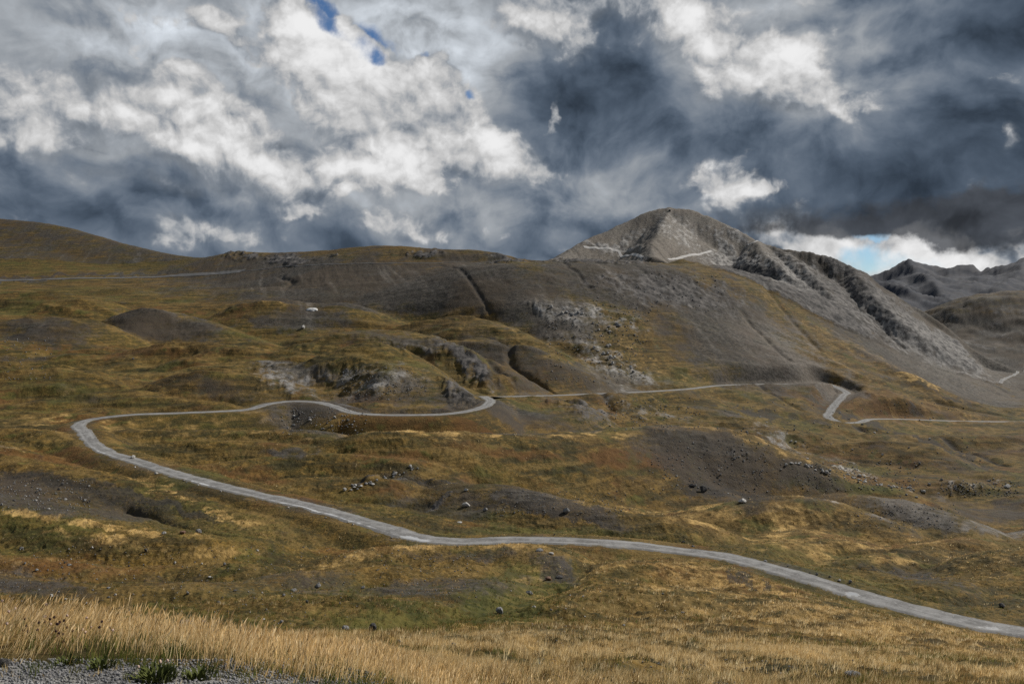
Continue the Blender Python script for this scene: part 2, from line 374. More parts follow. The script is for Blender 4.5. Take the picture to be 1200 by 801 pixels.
gold = union(
    blob(960, 388, 100, 4, 31, (700, 1000)) * .6, blob(1035, 426, 60, 4, 32, (700, 1000)) * 1.1, blob(1066, 443, 32, 5, 34, (700, 1000)) * 1.4, blob(900, 352, 40, 4, 30, (850, 1050)) * .6,  # golden grass of the spur, brightened to paint its sunlit streak
    blob(180, 357, 60, 3, 5, (590, 660)), blob(330, 349, 80, 3, 2, (690, 740)) * .8, blob(70, 367, 60, 3, 0, (550, 600)), blob(490, 385, 60, 4, 12, (500, 560)) * .7, blob(130, 330, 30, 3, 5, (900, 960)) * .7,  # lit upper rims of the far knolls, painted in as gold
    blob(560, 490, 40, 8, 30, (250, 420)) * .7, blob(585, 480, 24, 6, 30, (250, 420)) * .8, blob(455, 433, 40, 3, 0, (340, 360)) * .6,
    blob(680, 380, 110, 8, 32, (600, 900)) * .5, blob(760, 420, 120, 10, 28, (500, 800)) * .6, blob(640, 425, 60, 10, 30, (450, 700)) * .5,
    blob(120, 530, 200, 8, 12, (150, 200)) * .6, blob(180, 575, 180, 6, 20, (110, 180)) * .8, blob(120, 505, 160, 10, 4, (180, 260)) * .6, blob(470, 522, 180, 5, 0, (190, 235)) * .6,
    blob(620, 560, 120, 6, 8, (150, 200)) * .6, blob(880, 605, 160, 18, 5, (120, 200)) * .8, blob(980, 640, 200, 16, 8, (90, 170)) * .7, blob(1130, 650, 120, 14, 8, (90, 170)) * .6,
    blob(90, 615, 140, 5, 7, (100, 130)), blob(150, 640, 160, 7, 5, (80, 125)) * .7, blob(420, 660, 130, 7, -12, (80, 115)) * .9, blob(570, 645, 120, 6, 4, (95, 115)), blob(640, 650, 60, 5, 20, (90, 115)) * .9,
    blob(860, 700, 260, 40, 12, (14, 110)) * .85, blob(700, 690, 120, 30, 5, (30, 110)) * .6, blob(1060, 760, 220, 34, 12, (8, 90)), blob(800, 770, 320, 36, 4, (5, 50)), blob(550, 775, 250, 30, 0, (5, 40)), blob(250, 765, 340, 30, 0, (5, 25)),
    blob(800, 504, 90, 4, 4, (235, 275)), blob(900, 531, 90, 4, 22, (235, 275)), blob(520, 513, 220, 4, 0, (205, 240)), blob(690, 512, 80, 4, 0, (225, 260)), blob(560, 558, 100, 3.5, 4, (165, 185)), blob(700, 590, 80, 3.5, 14, (145, 170)), blob(950, 583, 110, 4, 0, (176, 192)), blob(40, 531, 140, 4, 4, (165, 192)), blob(210, 586, 110, 4, 22, (115, 160)), blob(90, 614, 160, 4, 7, (100, 126)), blob(520, 645, 160, 4, -2, (98, 115)), blob(230, 500, 200, 5, 2, (220, 280)) * .6,  # sunlit rims along the nearer crests, painted in as gold
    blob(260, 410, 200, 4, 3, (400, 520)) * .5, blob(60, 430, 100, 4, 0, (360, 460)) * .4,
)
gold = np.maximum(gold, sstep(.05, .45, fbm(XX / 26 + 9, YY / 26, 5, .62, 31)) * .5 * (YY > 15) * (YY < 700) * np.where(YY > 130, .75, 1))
green = union(
    blob(600, 700, 90, 32, -20, (40, 110)), blob(500, 728, 140, 14, 0, (30, 90)), blob(180, 600, 200, 26, 10, (95, 170)) * .6, blob(330, 700, 200, 20, 0, (40, 110)) * .5, blob(900, 640, 180, 18, 8, (100, 180)) * .5,
    blob(1000, 690, 200, 24, 12, (70, 130)) * .5, blob(640, 625, 200, 10, 0, (125, 170)) * .6, blob(500, 600, 140, 16, 5, (125, 190)) * .5, blob(980, 578, 80, 7, 5, (195, 260)), blob(820, 595, 80, 8, 0, (150, 200)) * .7,
    blob(450, 445, 30, 14, -40, (320, 420)) * .6, blob(110, 465, 140, 14, 5, (260, 400)) * .5, blob(380, 440, 300, 30, 0, (300, 480)) * .35, blob(100, 310, 140, 16, 0, (950, 1400)) * .5, blob(180, 735, 260, 14, 0, (30, 80)) * .6,
    blob(880, 480, 200, 24, 8, (420, 720)) * .35, blob(120, 340, 200, 20, 0, (700, 1000)) * .4, blob(760, 445, 140, 14, 10, (450, 640)) * .5,
)
red = union(
    blob(740, 540, 70, 12, 0, (170, 270)), blob(600, 535, 120, 8, 5, (190, 262)) * .7, blob(470, 545, 60, 6, 5, (190, 240)) * .6, blob(260, 480, 60, 6, 0, (270, 420)) * .5, blob(60, 540, 120, 6, 6, (180, 240)) * .7, blob(130, 415, 160, 6, 2, (400, 560)) * .6,
    blob(430, 470, 40, 6, 0, (265, 340)) * .7, blob(410, 645, 70, 10, 0, (80, 120)) * .6, blob(1000, 470, 160, 22, 10, (600, 820)) * .6, blob(905, 420, 60, 22, 35, (640, 880)) * .5, blob(1010, 565, 40, 6, 18, (230, 275)) * .6, blob(900, 680, 90, 6, 22, (80, 110)) * .7,
    blob(870, 300, 20, 6, 30, (900, 1350)) * .7, blob(280, 560, 90, 7, 10, (150, 200)) * .7, blob(700, 330, 160, 20, 10, (800, 1000)) * .3, blob(620, 345, 90, 16, 30, (700, 1000)) * .3,
)
gold = np.clip(gold * np.clip(.62 + 1.5 * fbm(XX / 6, YY / 6, 4, .6, 41) + .5 * fbm(XX / 1.6, YY / 1.6, 2, .5, 42) * (YY < 200), .05, 1.15), 0, 1)
green = np.maximum(green, sstep(.05, .4, fbm(XX / 9 + 4, YY / 9, 4, .6, 43)) * .62 * (YY < 900))
soil = union(  # bare dark earth and dark hollows
    blob(330, 620, 90, 6, 3, (90, 125)) * .5, blob(90, 578, 110, 7, 14, (110, 172)) * .9, blob(180, 592, 90, 5, 14, (100, 160)), blob(400, 500, 60, 12, 0, (222, 345)) * .7, blob(540, 505, 120, 5, 0, (226, 345)) * .6, blob(640, 600, 110, 5, 10, (130, 165)) * .8,
    blob(590, 300, 40, 3, 5, (860, 1000)), blob(830, 580, 90, 8, 8, (170, 230)) * .7, blob(900, 690, 60, 4, 24, (88, 112)), blob(560, 440, 60, 12, 35, (400, 540)) * .7, blob(640, 462, 100, 3, 0, (420, 520)) * .6,
    blob(880, 480, 70, 4, 14, (430, 640)) * .7, blob(1080, 520, 140, 4, 22, (330, 620)) * .8, blob(1120, 470, 120, 3, 16, (620, 900)) * .6, blob(320, 482, 200, 4, 0, (255, 300)) * .5,
    blob(40, 405, 120, 5, 4, (440, 560)) * .6, blob(980, 350, 110, 30, 38, (900, 1300)) * .7, blob(60, 550, 140, 8, 6, (180, 230)) * .4, blob(340, 402, 200, 6, 2, (440, 600)) * .4,
)
verge = blob(180, 806, 250, 16, 0, (3, 5.2), .3)
verge = np.maximum(verge, ((YY < 4.62 + .3 * fine) & (PU < 330)) * F32(1))

red = np.maximum(red, (sstep(275, 300, YY) * (1 - sstep(420, 520, YY)) * (PU > 600) * .35).astype(F32))
soil = np.maximum(soil, (sstep(275, 300, YY) * (1 - sstep(420, 520, YY)) * (PU > 640) * .32).astype(F32))

red = np.maximum(red, (sstep(.02, .32, fbm(XX / 34 + 3, YY / 34, 5, .62, 47)) * .62 * (YY > 70) * (YY < 1100) * (1 - .8 * scree)).astype(F32))
green = np.maximum(green, (sstep(.05, .35, fbm(XX / 48 + 8, YY / 48, 5, .6, 48)) * .6 * (YY > 70) * (YY < 1500)).astype(F32))
# gullies and cut lines that run down the faces: (points, width m, depth m)
def carve(pts, width, depth, mark=None, amt=.8):
    P = densify(pts, 6 * len(pts))
    P[:, 0] += np.interp(np.arange(len(P)), np.arange(0, len(P), 3), rng.normal(0, width * .5, len(range(0, len(P), 3))))
    sl, d, zb, lb, sd = seg_field(P, width * 3.5)
    wv_ = width * (1 + .5 * fine[sl])
    g = np.exp(-(d / wv_) ** 2)
    Z[sl] -= (depth * g).astype(F32)
    if mark is not None:
        mark[sl] = np.maximum(mark[sl], (g * amt).astype(F32))


carve([(530, 318, 850), (550, 340, 770), (575, 362, 700)], 2.2, 1.3, soil)
carve([(655, 310, 880), (672, 330, 800), (690, 350, 750)], 2.4, 1.2, soil)
carve([(730, 318, 900), (750, 340, 830), (775, 360, 790)], 3, 1.2)
carve([(590, 400, 560), (615, 430, 500), (660, 458, 470)], 3, 2.5, soil, .5)
carve([(560, 410, 520), (590, 445, 475), (600, 460, 460)], 3, 2.5, soil, .5)
carve([(700, 470, 480), (740, 490, 430), (800, 508, 390)], 3, 2, soil, .5)
carve([(600, 470, 420), (640, 490, 370), (680, 505, 340)], 3, 2, soil, .5)
carve([(880, 460, 650), (910, 478, 600), (960, 490, 560)], 2.5, 1.5, soil, .7)
carve([(1000, 498, 540), (1060, 510, 500), (1110, 525, 460), (1180, 560, 400)], 3, 2, soil, .8)
carve([(1050, 425, 800), (1120, 455, 760), (1200, 480, 740)], 3, 2, soil, .7)
carve([(1100, 480, 700), (1150, 486, 690), (1230, 492, 690)], 3, 2, soil, .7)
carve([(870, 375, 800), (900, 405, 740), (925, 430, 700)], 3, 2)
carve([(880, 340, 960), (920, 385, 860), (960, 420, 780)], 4, 2.5)
carve([(1000, 345, 1120), (1012, 370, 1040), (1060, 410, 940)], 4, 4)
carve([(330, 318, 950), (338, 332, 900), (340, 340, 860)], 4, 2, soil, .5)
carve([(150, 583, 140), (200, 600, 128), (260, 618, 116)], 1.0, .9, soil)
carve([(700, 640, 112), (640, 690, 80), (560, 725, 56), (480, 740, 42)], 3.0, 1.2)
carve([(560, 600, 140), (680, 612, 132), (790, 618, 128)], 1.5, .8, soil, .6)
carve([(410, 560, 172), (480, 545, 185), (560, 543, 190)], 1.2, .5, rock, .8)
carve([(470, 577, 160), (530, 563, 170)], 1.2, .5, rock, .7)

st_ = fbm((XX + .30 * YY) / 13, YY / 190, 5, .62, 61)
far_ = sstep(520, 720, YY) * (YY < 1300) * np.clip(scree * 1.3, 0, 1)
soil = np.maximum(soil, (far_ * sstep(.10, .45, st_) * .62).astype(F32))
pale = np.maximum(pale, (far_ * sstep(.12, .5, -st_) * .26).astype(F32))
gold = np.maximum(gold, (sstep(480, 620, YY) * (YY < 1000) * (PU > 560) * (PU < 1150) * (PV > 352) * sstep(.0, .35, fbm((XX + .30 * YY) / 20 + 7, YY / 200, 4, .6, 62)) * .5).astype(F32))
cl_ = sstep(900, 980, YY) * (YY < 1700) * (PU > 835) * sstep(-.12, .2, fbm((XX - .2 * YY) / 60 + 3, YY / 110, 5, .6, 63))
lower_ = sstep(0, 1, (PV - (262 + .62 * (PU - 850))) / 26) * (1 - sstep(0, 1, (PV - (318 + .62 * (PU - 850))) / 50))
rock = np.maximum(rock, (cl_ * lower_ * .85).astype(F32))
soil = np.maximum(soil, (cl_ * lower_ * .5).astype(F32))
rock = np.maximum(rock, blob(800, 345, 70, 26, 12, (680, 1050)) * .7); soil = np.maximum(soil, blob(810, 345, 75, 26, 12, (680, 1050)) * .55)

# ------------------------------------------------------------------ relief at every scale
steep = np.clip(scree + rock, 0, 1)
for i, lam in enumerate([260, 130, 64, 32, 16, 8, 4, 2, 1, .5, .25]):
    a = 0.021 * lam if lam > 20 else 0.026 * lam
    wgt = sstep(.6, 2.2, YY / lam) * sstep(1.6, 3.5, lam / CELL)
    wgt = wgt * np.where(YY > 2300, .45, 1.0) * (1 - .45 * sstep(1050, 1200, YY))
    if wgt.max() <= 0:
        continue
    rr = np.where((wgt > 0).any(axis=1))[0]
    sl = slice(rr[0], rr[-1] + 1)
    if 60 < lam: a *= .75
    n = perlin(XX[sl] / lam, YY[sl] / lam, 300 + i)
    if lam <= 16:
        n2 = 1 - 2 * np.abs(perlin(XX[sl] / lam + 5, YY[sl] / lam, 400 + i))
        n = n * (1 - .5 * steep[sl]) + n2 * steep[sl] * .7
    Z[sl] += (a * wgt[sl] * n).astype(F32)
# tussocks on the grassy ground
for lam, a in ((3.0, .16), (1.4, .15), (.65, .10)):
    wgt = (1 - .8 * scree) * (1 - rock) * (1 - verge) * sstep(1.5, 3, lam / CELL) * sstep(4.5, 9, YY)
    rr = np.where((wgt > 0).any(axis=1))[0]; sl = slice(rr[0], rr[-1] + 1)
    Z[sl] += (a * wgt[sl] * (.5 - np.abs(perlin(XX[sl] / lam, YY[sl] / lam * .7, 900)) * 1.6)).astype(F32)
# small terraces and hummocks that run along the slopes
for lam, a, y0, y1 in ((5, .34, 35, 300), (11, .55, 90, 620), (24, 1.9, 170, 1000), (52, 3.0, 230, 1000)):
    wgt = sstep(y0, y0 * 1.6, YY) * (1 - sstep(y1 * .7, y1, YY)) * sstep(1.5, 3, lam * .5 / CELL) * (1 - .6 * scree)
    n = 1 - 2 * np.abs(perlin((XX + 3 * fine) / (lam * 2.4), (YY + 2 * fine) / (lam * .8), 950 + int(lam)))
    Z += (a * wgt * n * sstep(-.4, .3, broad)).astype(F32)
# ribs and runnels down the scree, ledges in the rock
rib = fbm((XX + .25 * YY) / 14, YY / 110, 5, .6, 55, True)
Z += (rib * .8 * scree * sstep(720, 900, YY) * (YY < 2300)).astype(F32)
rib2 = fbm((XX - .35 * YY) / 34, YY / 260, 4, .6, 56, True)
Z += (rib2 * 2.4 * sstep(850, 1150, YY) * (YY < 1700) * (PU > 620) * sstep(0, 30, Z + 40)).astype(F32)
fr = sstep(3000, 3700, YY)
Z += (fr * fbm(XX / 420, YY / 800, 4, .5, 58, True) * 62).astype(F32) * sstep(0, 400, 8200 - YY)
Z += (sstep(2200, 2400, YY) * (YY < 3000) * fbm(XX / 150, YY / 150, 5, .5, 59, True) * 7).astype(F32)
vw_ = sstep(1700, 1850, YY) * (1 - sstep(2500, 2800, YY)) * (PU > 1000)
Z += (vw_ * (fbm(XX / 170, YY / 150, 5, .55, 64, True) * 10 + fbm(XX / 40, YY / 40, 3, .6, 65) * 2.5)).astype(F32)
rock = np.maximum(rock, (vw_ * sstep(0, .35, fbm(XX / 90, YY / 90, 5, .6, 69)) * .55).astype(F32))
pale = np.maximum(pale, (vw_ * sstep(0, .4, fbm(XX / 110 + 5, YY / 110, 4, .6, 70)) * .22).astype(F32))
rk = np.clip(rock * 1.3 + .0, 0, 1)
for lam, a in ((30, 2.2), (13, 1.5), (6, .8), (2.6, .35)):
    wgt = rk * sstep(1.8, 4, lam / CELL) * sstep(6, 26, YY / lam)
    Z += (a * wgt * fbm(XX / lam, YY / lam, 3, .6, int(600 + lam), True)).astype(F32)
# steep chutes down the cliffs of the peak
ch = fbm((XX - .2 * YY) / 26, YY / 130, 5, .62, 57, True)
Z += (np.clip(rk + .25, 0, 1) * sstep(850, 950, YY) * (YY < 2300) * (PU > 800) * ch * 1.4).astype(F32)

# ------------------------------------------------------------------ roads: bench cut into the land
ROAD = [(1420, 785, 76), (1330, 765, 80), (1200, 740, 86), (1100, 721, 91), (1000, 694, 98), (900, 664, 108), (850, 652, 114), (800, 645, 118), (740, 638, 120), (680, 634, 121), (600, 632, 122), (540, 634, 121.5), (500, 631, 122), (450, 618, 127),
        (400, 603, 134), (350, 590, 141), (300, 579, 148), (250, 567, 157), (200, 553, 170), (160, 540, 183), (125, 529, 194), (108, 518, 206), (99, 506, 222), (93, 497, 236), (108, 491, 246), (150, 486, 252), (200, 484, 257), (250, 482, 261),
        (290, 479.5, 266), (315, 473, 275), (340, 470, 280), (370, 471, 279), (395, 477, 271), (412, 483, 265), (440, 485.5, 262), (480, 486, 262), (520, 485, 264), (545, 482, 270), (565, 477, 281), (574, 471, 300), (570, 466, 335), (568, 464, 385),
        (590, 464.5, 430), (650, 463, 462), (700, 461, 500), (750, 459, 530), (800, 456, 560), (850, 451, 620), (900, 450, 650), (950, 450, 670), (975, 451, 690), (988, 457, 680), (988, 463, 650), (980, 472, 620), (973, 482, 590), (973, 490, 565),
        (985, 495, 555), (1000, 495, 560), (1020, 491, 590), (1060, 491, 620), (1120, 493, 640), (1200, 494, 670), (1300, 495, 700)]
UPPER = [(-300, 329, 1090), (0, 327, 1110), (100, 325, 1120), (200, 320, 1140), (262, 317, 1130), (340, 309, 1060), (420, 307.5, 1010), (500, 307, 950), (580, 307.5, 890), (640, 309, 870), (700, 311, 880), (760, 310, 900)]
ridge_road = []


def bench(P, half, blend, keep=1.0, soft=3.0):
    sl, d, zb, lb, sd = seg_field(P, half + blend)
    dz = np.abs(Z[sl] - zb)
    B = np.clip(1.0 + dz * np.where((zb < -35.5) & (YY[sl] > 235) & (YY[sl] < 400), 1.6, soft), 1.5, np.where(YY[sl] > 430, min(blend, 13), blend))
    hf = half + 1.7 * sstep(330, 470, YY[sl])
    wgt = 1 - sstep(0, 1, (d - hf) / B)
    Z[sl] += ((zb - .06 - Z[sl]) * wgt * keep).astype(F32)
    return sl, d


main_line = densify(ROAD, 1400)
bench(main_line, 3.0, 42)
upper_line = densify(UPPER, 260)
upper_line = upper_line[upper_line[:, 0] / upper_line[:, 1] < ray(285, 318)[0]]



def open_view(P, L, ymin):
    """keep the slope just below a far road falling away from it"""
    for x, y, z in P:
        if y < ymin or abs(x / y) > .8:
            continue
        c = int(np.searchsorted(T, x / y))
        r0, r1 = np.searchsorted(Y, [max(y - L, 300), y - 2.5])
        yy = Y[r0:r1]
        lim = np.where(y - yy < 4.6, z - .04, z / y * (yy + 4.0) - .06 - .006 * (y - yy))
        for cc in (c - 1, c, c + 1):
            a = Z[r0:r1, cc]
            Z[r0:r1, cc] = np.minimum(a, lim)


def resample(P, step):
    q = np.concatenate([[0], np.cumsum(np.abs(np.diff(P[:, 0] / P[:, 1])) + 1e-7)])
    qq = np.linspace(0, q[-1], int(q[-1] / step))
    return np.stack([np.interp(qq, q, P[:, i]) for i in range(3)], 1)


fr_ = main_line[np.argmax(main_line[:, 1] > 425):]
Z0_ = Z.copy()
open_view(resample(fr_, .0008), 150, 380)
ra_, rb_ = np.searchsorted(Y, [290, 720])
D_ = Z0_[ra_:rb_] - Z[ra_:rb_]
M_ = D_.copy()
for k_ in range(1, 13):
    M_[:, k_:] = np.maximum(M_[:, k_:], D_[:, :-k_]); M_[:, :-k_] = np.maximum(M_[:, :-k_], D_[:, k_:])
for _ in range(3):
    c_ = np.cumsum(np.pad(M_, ((0, 0), (9, 8)), mode='edge'), axis=1)
    M_ = np.concatenate([c_[:, 16:17], c_[:, 17:] - c_[:, :-17]], 1)[:, :M_.shape[1]] / 17
    c_ = np.cumsum(np.pad(M_, ((4, 3), (0, 0)), mode='edge'), axis=0)
    M_ = np.concatenate([c_[6:7], c_[7:] - c_[:-7]], 0)[:M_.shape[0]] / 7
Z[ra_:rb_] = Z0_[ra_:rb_] - M_
bench(fr_, 3.0, 7)




SV = Z / YY
vis = np.maximum.accumulate(SV, axis=0)


def cast(u, v):
    """first place where the line of sight meets the ground"""
    t, s = ray(u, v)
    c = int(np.clip(np.searchsorted(T, t), 1, NC - 1))
    f = (t - T[c - 1]) / (T[c] - T[c - 1])
    col = SV[:, c - 1] * (1 - f) + SV[:, c] * f
    i = int(np.argmax(col >= s))
    if col[i] < s:
        i = int(np.argmax(col[Y < 2200]))
        return np.array([t * Y[i], Y[i], col[i] * Y[i]])
    if i == 0:
        return np.array([t * Y[0], Y[0], col[0] * Y[0]])
    g = (s - col[i - 1]) / (col[i] - col[i - 1] + 1e-12)
    y = Y[i - 1] + g * (Y[i] - Y[i - 1])
    return np.array([t * y, y, s * y])


def ground(x, y):
    """height of the land at plan positions (arrays)"""
    x = np.asarray(x, float); y = np.asarray(y, float)
    t = x / y
    c = np.clip(np.searchsorted(T, t), 1, NC - 1); r = np.clip(np.searchsorted(Y, y), 1, NR - 1)
    f = np.clip((t - T[c - 1]) / (T[c] - T[c - 1]), 0, 1); g = np.clip((y - Y[r - 1]) / (Y[r] - Y[r - 1]), 0, 1)
    return (Z[r - 1, c - 1] * (1 - f) + Z[r - 1, c] * f) * (1 - g) + (Z[r, c - 1] * (1 - f) + Z[r, c] * f) * g


def at_grid(A, x, y):
    t = x / y
    c = np.clip(np.searchsorted(T, t), 0, NC - 1); r = np.clip(np.searchsorted(Y, y), 0, NR - 1)
    return A[r, c]


# gravelly shoulders beside the roads
for P_, hw_ in ((main_line, 2.6),):
    sl, d_, zb_, lb_, sd_ = seg_field(P_, 12)
    g_ = (1 - sstep(hw_, hw_ + 2.6 + 2.2 * np.clip(fine[sl] + .3, 0, 1), d_)) * .42
    scree[sl] = np.maximum(scree[sl], g_); gold[sl] *= (1 - g_); rock[sl] *= (1 - g_); soil[sl] *= (1 - g_)

# ------------------------------------------------------------------ node helper
class Nodes:
    def __init__(self, tree):
        self.t = tree; self.n = tree.nodes; self.l = tree.links; self.n.clear()

    def new(self, kind, **kw):
        nd = self.n.new(kind)
        for a, b in kw.items():
            setattr(nd, a, b)
        return nd

    def set(self, sock, val):
        if isinstance(val, bpy.types.NodeSocket):
            self.l.new(val, sock)
        elif isinstance(val, (tuple, list)) and sock.type == 'RGBA' and len(val) == 3:
            sock.default_value = (*val, 1)
        else:
            sock.default_value = val

    def math(self, op, a, b=0.0, c=None, clamp=False):
        nd = self.new('ShaderNodeMath', operation=op, use_clamp=clamp)
        self.set(nd.inputs[0], a); self.set(nd.inputs[1], b)
        if c is not None:
            self.set(nd.inputs[2], c)
        return nd.outputs[0]

    def vmath(self, op, a, b=None, s=None):
        nd = self.new('ShaderNodeVectorMath', operation=op)
        self.set(nd.inputs[0], a)
        if b is not None:
            self.set(nd.inputs[1], b)
        if s is not None:
            self.set(nd.inputs['Scale'], s)
        return nd.outputs['Value'] if op in ('LENGTH', 'DOT_PRODUCT', 'DISTANCE') else nd.outputs[0]

    def noise(self, vec, scale, detail=4, rough=.5, dist=0.0, out=0, kind=None, lac=2.0, dim='3D'):
        nd = self.new('ShaderNodeTexNoise', noise_dimensions=dim)
        if kind:
            nd.noise_type = kind
        self.set(nd.inputs['Vector'], vec); nd.inputs['Scale'].default_value = scale
        nd.inputs['Detail'].default_value = detail; nd.inputs['Roughness'].default_value = rough
        nd.inputs['Distortion'].default_value = dist; nd.inputs['Lacunarity'].default_value = lac
        return nd.outputs[out]

    def voronoi(self, vec, scale, feature='F1', out='Distance', detail=0.0, rough=.5, dim='3D'):
        nd = self.new('ShaderNodeTexVoronoi', feature=feature, voronoi_dimensions=dim)
        self.set(nd.inputs['Vector'], vec); nd.inputs['Scale'].default_value = scale
        if 'Detail' in nd.inputs:
            nd.inputs['Detail'].default_value = detail; nd.inputs['Roughness'].default_value = rough
        return nd.outputs[out]

    def step(self, a, b, x, lo=0.0, hi=1.0):
        nd = self.new('ShaderNodeMapRange', interpolation_type='SMOOTHSTEP')
        self.set(nd.inputs['Value'], x); nd.inputs['From Min'].default_value = a; nd.inputs['From Max'].default_value = b
        nd.inputs['To Min'].default_value = lo; nd.inputs['To Max'].default_value = hi
        return nd.outputs[0]

    def mix(self, f, a, b, blend='MIX'):
        nd = self.new('ShaderNodeMix', data_type='RGBA', blend_type=blend)
        self.set(nd.inputs[0], f); self.set(nd.inputs[6], a); self.set(nd.inputs[7], b)
        return nd.outputs[2]

    def ramp(self, x, stops):
        nd = self.new('ShaderNodeValToRGB')
        self.set(nd.inputs[0], x)
        e = nd.color_ramp.elements
        while len(e) < len(stops):
            e.new(.5)
        for el, (p, c) in zip(e, stops):
            el.position = p; el.color = (*c, 1)
        return nd.outputs[0]


def material(name):
    m = bpy.data.materials.new(name); m.use_nodes = True
    N = Nodes(m.node_tree)
    out = N.new('ShaderNodeOutputMaterial'); b = N.new('ShaderNodeBsdfPrincipled')
    N.l.new(b.outputs[0], out.inputs[0])
    b.inputs['Roughness'].default_value = .95
    b.inputs['Specular IOR Level'].default_value = .15
    return m, N, b, out


def attr(N, name, out='Fac'):
    nd = N.new('ShaderNodeAttribute'); nd.attribute_name = name
    return nd.outputs[out]


# ------------------------------------------------------------------ land material
mland, N, B, _ = material('alpine_land')
geo = N.new('ShaderNodeNewGeometry'); pos = geo.outputs['Position']
nA = N.noise(pos, .045, 12, .66)            # patches, from tens of metres down to centimetres
nB = N.noise(pos, .35, 10, .62)
nC = N.noise(N.vmath('ADD', pos, (71, 13, 5)), .011, 11, .62)
nD = N.noise(N.vmath('ADD', pos, (-31, 53, 9)), 2.2, 8, .6)


def msk(name, k=.9, lo=.38, hi=.62, n=nA):
    a = attr(N, name)
    s = N.math('MULTIPLY_ADD', N.math('SUBTRACT', n, .5), k * 1.5, a)
    s = N.math('MULTIPLY_ADD', N.math('SUBTRACT', nD, .5), k * .75, s)
    s = N.math('MULTIPLY_ADD', N.math('SUBTRACT', nB, .5), k * .6, s)
    return N.step(lo - .10, hi + .14, s)


grass = N.mix(N.step(.36, .64, nA), (.046, .041, .010), (.116, .074, .015))
grass = N.mix(N.step(.40, .62, nC), grass, (.086, .050, .013))
grass = N.mix(N.math('MULTIPLY', N.step(.46, .66, nB), .8), grass, (.200, .120, .028))
grass = N.mix(N.math('MULTIPLY', N.step(.54, .64, nD), .75), grass, (.032, .030, .014))
grass = N.mix(N.math('MULTIPLY', N.step(.46, .36, nD), .5), grass, (.250, .175, .068))
nE = N.noise(N.vmath('ADD', pos, (5, 88, 2)), .12, 9, .68)
grass = N.mix(N.math('MULTIPLY', N.step(.52, .60, nE), .55), grass, (.030, .028, .011))
nT = N.noise(N.vmath('MULTIPLY', pos, (.035, .035, .8)), 1.0, 7, .6)      # narrow terraces that follow the contour
grass = N.mix(N.math('MULTIPLY', N.step(.53, .60, nT), .55), grass, (.028, .025, .011))
grass = N.mix(N.math('MULTIPLY', N.step(.46, .40, nT), .5), grass, (.200, .130, .042))
grass = N.mix(N.math('MULTIPLY', msk('red', .8), .75), grass, N.mix(nB, (.075, .032, .010), (.150, .070, .020)))
grass = N.mix(N.math('MULTIPLY', msk('green', .9), .8), grass, N.mix(N.step(.4, .6, nB), (.045, .050, .012), (.085, .080, .018)))
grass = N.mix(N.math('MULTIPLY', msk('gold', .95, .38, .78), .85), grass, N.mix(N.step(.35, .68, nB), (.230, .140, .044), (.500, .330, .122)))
sc1 = N.mix(N.step(.40, .60, nB), (.030, .027, .0245), (.070, .063, .056))  # dark shale, darkened further to stand for cloud shade on the hills
sc1 = N.mix(N.step(.44, .58, nC), sc1, (.056, .044, .033))
sc1 = N.mix(N.step(.60, .74, nD), sc1, (.19, .18, .17))
sc1 = N.mix(N.math('MULTIPLY', attr(N, 'pale'), .9), sc1, N.mix(N.step(.35, .65, nB), (.20, .178, .155), (.40, .365, .325)))
scm = msk('scree', 1.25, .40, .64)
scm = N.math('MULTIPLY', scm, N.step(.62, .50, nD, .55, 1.0))
col = N.mix(scm, grass, sc1)
col = N.mix(N.math('MULTIPLY', msk('soil', .9), .8), col, N.mix(nB, (.020, .018, .016), (.050, .043, .036)))
nR = N.noise(N.vmath('MULTIPLY', pos, (1, .6, 1.3)), .13, 10, .68)
rk1 = N.mix(N.step(.36, .64, nR), (.030, .029, .030), (.120, .110, .102))
rk2 = N.mix(N.step(.38, .60, nR), (.085, .080, .076), (.52, .50, .47))
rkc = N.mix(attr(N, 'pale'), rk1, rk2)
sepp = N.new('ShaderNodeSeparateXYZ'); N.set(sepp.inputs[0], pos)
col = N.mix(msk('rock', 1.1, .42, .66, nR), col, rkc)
vg = N.mix(N.step(.3, .7, N.voronoi(pos, 38, 'F1', 'Color')), (.06, .058, .055), (.25, .24, .23))
col = N.mix(msk('verge', .6, .4, .6, nB), col, vg)
col = N.mix(N.math('MULTIPLY', N.step(2900, 3600, sepp.outputs[1]), .75), col, N.mix(N.step(.36, .64, nC), (.020, .029, .050), (.054, .060, .076)))  # bluish haze of distance painted into the far range's colour
N.set(B.inputs['Base Color'], col)
bm_ = N.new('ShaderNodeBump'); bm_.inputs['Strength'].default_value = .8; bm_.inputs['Distance'].default_value = .30
N.set(bm_.inputs['Height'], N.math('ADD', nD, N.math('MULTIPLY', nB, 2.0)))
N.set(B.inputs['Normal'], bm_.outputs[0])

# ------------------------------------------------------------------ land meshes, split where one landform ends
region = np.zeros((NR - 1, NC - 1), np.int32)
yc = YY[:-1, :-1]; uc = PU[:-1, :-1]
region[:] = 0                                             # meadow slope and valley
region[(yc > 440) & (uc < 1700)] = 1                      # hillside up to the col
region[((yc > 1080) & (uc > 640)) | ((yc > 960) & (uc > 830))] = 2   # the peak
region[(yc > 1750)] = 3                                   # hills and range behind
NAMES = {0: ('meadow_terrain', 'brown and golden alpine meadow with low grassy knolls'), 1: ('hillside', 'grey scree hillside rising from grassy knolls to a long level crest'),
         2: ('mountain', 'grey pyramid-shaped peak with dark rock bands and scree'), 3: ('distant_mountains', 'far bluish mountain range beyond the valley')}
idx = np.arange(NR * NC, dtype=np.int64).reshape(NR, NC)
quads = np.stack([idx[:-1, :-1], idx[:-1, 1:], idx[1:, 1:], idx[1:, :-1]], -1)
